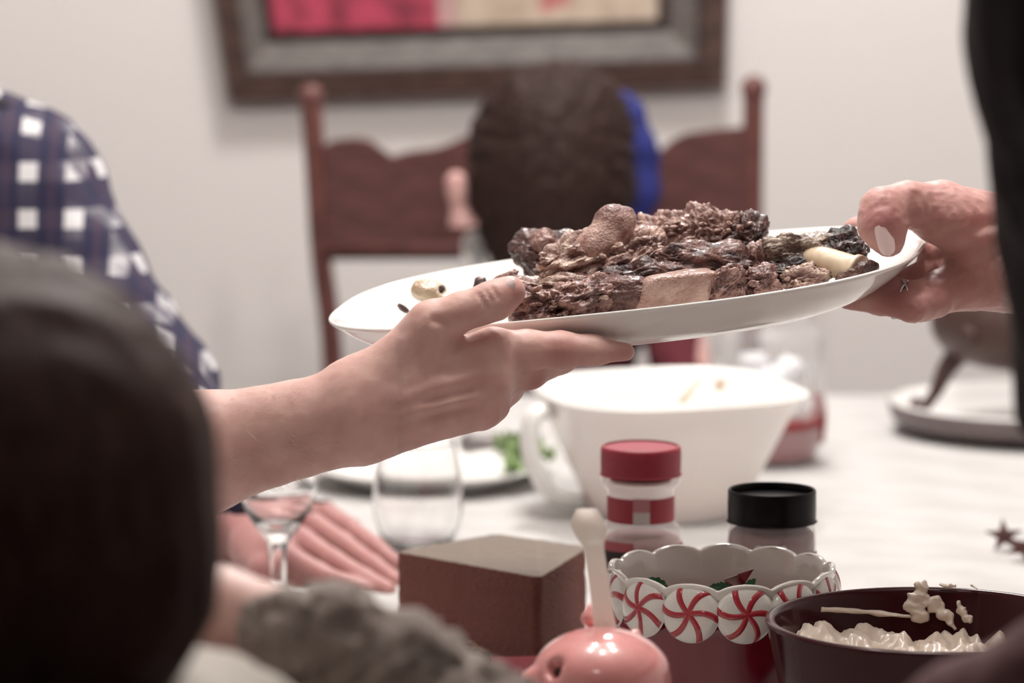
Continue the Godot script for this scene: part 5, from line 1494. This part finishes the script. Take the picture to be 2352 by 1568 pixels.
func dark_bowl() -> void:
	var d := 2.372
	var s := d / F
	var at := TB(2132, d)
	var t := thing("serving_bowl", "dark brown glazed bowl with smears of cream at the lower right", "bowl", at)
	var yr: float = P(2132, 1408, d).y - TABLE
	var R := 378.0 * s
	var glaze := mat(col(54, 21, 25), 0.16, {"spec": 0.25, "clearcoat": 0.12, "clearcoat_roughness": 0.03})
	var wall_in := func(y: float) -> float:                    # the inner radius at a height
		return R * (0.62 + 0.38 * pow(clampf(y / yr, 0.0, 1.0), 0.55)) - 0.0062
	var prof := [Vector2(0.0001, 0.0), Vector2(R * 0.5, 0.0), Vector2(R * 0.66, 0.002), Vector2(R * 0.809, yr * 0.28), Vector2(R * 0.912, yr * 0.62), Vector2(R * 0.983, yr * 0.92), Vector2(R * 0.998, yr * 0.98), Vector2(R - 0.0012, yr - 0.0006), Vector2(R - 0.003, yr), Vector2(R - 0.0055, yr - 0.001)]
	for k in 8:
		var y := lerpf(yr - 0.004, 0.014, k / 7.0)
		prof.append(Vector2(wall_in.call(y), y))
	prof.append(Vector2(R * 0.4, 0.010))
	prof.append(Vector2(0.0001, 0.009))
	obj("bowl", lathe(smooth_path(prof, 3), 128), glaze, t)
	# cream clinging to the wall and pooled lower down: its own object
	var o := thing("cream_remains", "smeared remains of whipped cream inside the dark brown bowl", "cream", at)
	var cream := mat(col(206, 190, 176), 0.4, {"subsurf_scatter_strength": 0.1, "clearcoat": 0.3, "clearcoat_roughness": 0.15})
	var ripple := func(p: Vector3) -> float: return noise.get_noise_3dv(p * 900.0) * 0.0010 + ridge.get_noise_3dv(p * 500.0) * 0.0012
	var patch := func(px: float, py: float) -> Vector3:       # the point of the far inner wall seen at a pixel
		var r := ray(px, py)
		var p := EYE + r * ((at.z - R * 0.9 - EYE.z) / r.z)
		for k in 12:
			var y := clampf(p.y - TABLE, 0.012, yr - 0.001)
			var rad: float = wall_in.call(y)
			var x := p.x - at.x
			var z := -sqrt(maxf(0.0001, rad * rad - x * x))
			p = EYE + r * ((at.z + z - EYE.z) / r.z)
		return p - at
	var smear := func(called: String, pts: Array, wd: Array, th: float) -> void:
		# a ribbon of cream along the wall, widths in pixels across
		var path := smooth_path(pts, 8)
		var w := smooth_path(wd, 8)
		var nn := path.size() - 1
		obj(called, grid_mesh(nn * 2, 14, func(u, v):
			var f: float = u * nn
			var k := mini(int(f), nn - 1)
			var c: Vector2 = (path[k] as Vector2).lerp(path[k + 1], f - k)
			var dir: Vector2 = ((path[k + 1] as Vector2) - (path[k] as Vector2)).normalized()
			var ww: float = lerpf((w[k] as Vector2).x, (w[k + 1] as Vector2).x, f - k)
			var q: float = v * 2.0 - 1.0
			ww *= 1.0 + 0.8 * noise.get_noise_2d(u * 26.0 + th * 9000.0, signf(q) * 30.0)
			var e := c + Vector2(dir.y, -dir.x) * q * ww * 0.5
			var p: Vector3 = patch.call(e.x, e.y)
			var inw := Vector3(-p.x, 0.006, -p.z).normalized()
			var edge := sqrt(maxf(0.0, 1.0 - q * q)) * sqrt(maxf(0.0, 1.0 - pow(2.0 * u - 1.0, 6)))
			return p + inw * (edge * (th + 1.6 * (ripple.call(p) as float)) - 0.0006)), cream, o)
	smear.call("smear", [Vector2(1884, 1398), Vector2(1960, 1402), Vector2(2030, 1410), Vector2(2096, 1414)], [Vector2(12, 0), Vector2(14, 0), Vector2(12, 0), Vector2(8, 0)], 0.0022)
	smear.call("smear", [Vector2(2110, 1334), Vector2(2118, 1362), Vector2(2112, 1394), Vector2(2122, 1430)], [Vector2(18, 0), Vector2(46, 0), Vector2(60, 0), Vector2(22, 0)], 0.0038)
	smear.call("smear", [Vector2(2126, 1380), Vector2(2156, 1396), Vector2(2178, 1418), Vector2(2196, 1446)], [Vector2(30, 0), Vector2(38, 0), Vector2(24, 0), Vector2(6, 0)], 0.0034)
	smear.call("smear", [Vector2(2202, 1378), Vector2(2206, 1400), Vector2(2222, 1418), Vector2(2234, 1428)], [Vector2(8, 0), Vector2(20, 0), Vector2(22, 0), Vector2(8, 0)], 0.003)
	smear.call("smear", [Vector2(2158, 1340), Vector2(2178, 1346), Vector2(2196, 1344)], [Vector2(6, 0), Vector2(10, 0), Vector2(6, 0)], 0.0022)
	smear.call("smear", [Vector2(2228, 1342), Vector2(2236, 1347), Vector2(2244, 1352)], [Vector2(3, 0), Vector2(4, 0), Vector2(3, 0)], 0.0012)
	# pooled cream: a lumpy, broken layer on the lower wall and floor
	var pool_y := yr - 0.031
	obj("pool", grid_mesh(120, 60, func(u, v):
		var x := lerpf(-1.0, 1.0, u)
		var z := lerpf(1.0, -1.0, v)
		var sq := Vector2(x * sqrt(1.0 - z * z * 0.5), z * sqrt(1.0 - x * x * 0.5))
		var y: float = pool_y
		var n1 := noise.get_noise_2d(sq.x * 34.0 + 3.0, sq.y * 26.0)
		var n2 := ridge.get_noise_2d(sq.x * 36.0, sq.y * 26.0 + 7.0)
		var n3 := noise.get_noise_2d(sq.x * 110.0, sq.y * 90.0)
		y += 0.010 * n1 + 0.004 * n2 + 0.0012 * n3
		y += 0.012 * smoothstep(0.2, -1.0, sq.x) * smoothstep(0.6, 1.0, sq.length()) - 0.004 * smoothstep(0.2, 1.0, sq.x)
		var rad: float = wall_in.call(clampf(y, 0.012, yr - 0.002)) - 0.0006
		return Vector3(sq.x * rad, y, sq.y * rad)), cream, o)

func pig() -> void:
	var d := 2.17
	var s := d / F
	var at := TB(1380, d)
	var t := thing("pig_figurine", "glossy pink pig figurine holding a white plastic spoon at the front", "figurine", at)
	var top := P(1380, 1432, d).y - TABLE
	var f := Field.new(at + Vector3(-0.06, -0.002, -0.05), at + Vector3(0.05, top + 0.02, 0.055), 0.0022)
	var U := Vector3.UP
	var A := at
	f.cap(A + Vector3(0, top - 0.0225, 0), A + Vector3(0, top - 0.024, 0), 0.0362, 0.0362, 0.002, U, 0.60)
	f.cap(A + Vector3(0, top - 0.040, 0), A + Vector3(0, 0.050, 0), 0.0358, 0.0365, 0.016)
	f.cap(A + Vector3(0, 0.050, 0), A + Vector3(0, 0.030, 0), 0.042, 0.040, 0.02)
	var sn := P(1225, 1566, d - 0.022)
	f.cap(P(1292, 1590, d - 0.014), sn, 0.0120, 0.0080, 0.004)
	f.cap(P(1315, 1595, d - 0.02), P(1318, 1612, d - 0.02), 0.013, 0.014, 0.006)
	f.cap(P(1356, 1418, d + 0.012), P(1358, 1396, d + 0.013), 0.0058, 0.0030, 0.004)     # ear
	f.cap(P(1456, 1462, d + 0.022), P(1462, 1450, d + 0.026), 0.0050, 0.0026, 0.004)
	for q in [[-0.022, 0.024], [0.022, 0.024], [-0.022, -0.022], [0.022, -0.022]]:
		f.cap(A + Vector3(q[0], 0.024, q[1]), A + Vector3(q[0], 0.008, q[1]), 0.014, 0.012, 0.008)
	f.cap(P(1276, 1536, d - 0.038), P(1286, 1546, d - 0.038), 0.0050, 0.0046, 0.004, Vector3.ZERO, 1.0, true)
	var pink := tri(mat(col(234, 156, 153), 0.14, {"clearcoat": 0.8, "clearcoat_roughness": 0.04, "subsurf_scatter_strength": 0.05}), tex.fine, Vector3(6, 6, 6))
	obj("body", field_mesh([f], NONE, NONE, at), pink, t)
	var eye := SphereMesh.new()
	eye.radius = 0.0034; eye.height = 0.0068; eye.radial_segments = 24; eye.rings = 12
	obj("eye", eye, mat(col(58, 34, 34), 0.2), t, P(1284, 1545, d - 0.0325) - at)
	for q in [[1212, 1562], [1218, 1572]]:
		var ns := SphereMesh.new()
		ns.radius = 0.0012; ns.height = 0.0024
		obj("nostril", ns, mat(col(120, 60, 60), 0.4), t, P(q[0], q[1], d - 0.029) - at)
	# the white plastic spoon stuck into its back
	var b := P(1392, 1452, d)
	var sp := thing("plastic_spoon", "white plastic spoon standing upright in the pink pig", "spoon", b)
	var rows := smooth_path([P(1396, 1490, d), P(1388, 1430, d), P(1378, 1350, d - 0.002), P(1364, 1262, d - 0.004), P(1358, 1236, d - 0.004), P(1352, 1205, d - 0.004), P(1347, 1168, d - 0.003)], 6)
	var wd := smooth_path([Vector2(24, 0), Vector2(25, 0), Vector2(24, 0), Vector2(24, 0), Vector2(32, 0), Vector2(40, 0), Vector2(24, 0)], 6)
	obj("handle", grid_mesh(24, rows.size() - 1, func(u, v):
		var k := int(round(v * (rows.size() - 1)))
		var a: float = u * TAU
		var w: float = (wd[k] as Vector2).x * s
		var dish := 0.004 * clampf((w / s - 24.0) / 16.0, 0.0, 1.0)
		var x := cos(a)
		return rows[k] - b + Vector3(x * w, 0, -sin(a) * 0.0016 - dish * (1.0 - x * x)), true), mat(col(250, 244, 236), 0.3, {"backlight": Color(0.9, 0.88, 0.86)}), sp)
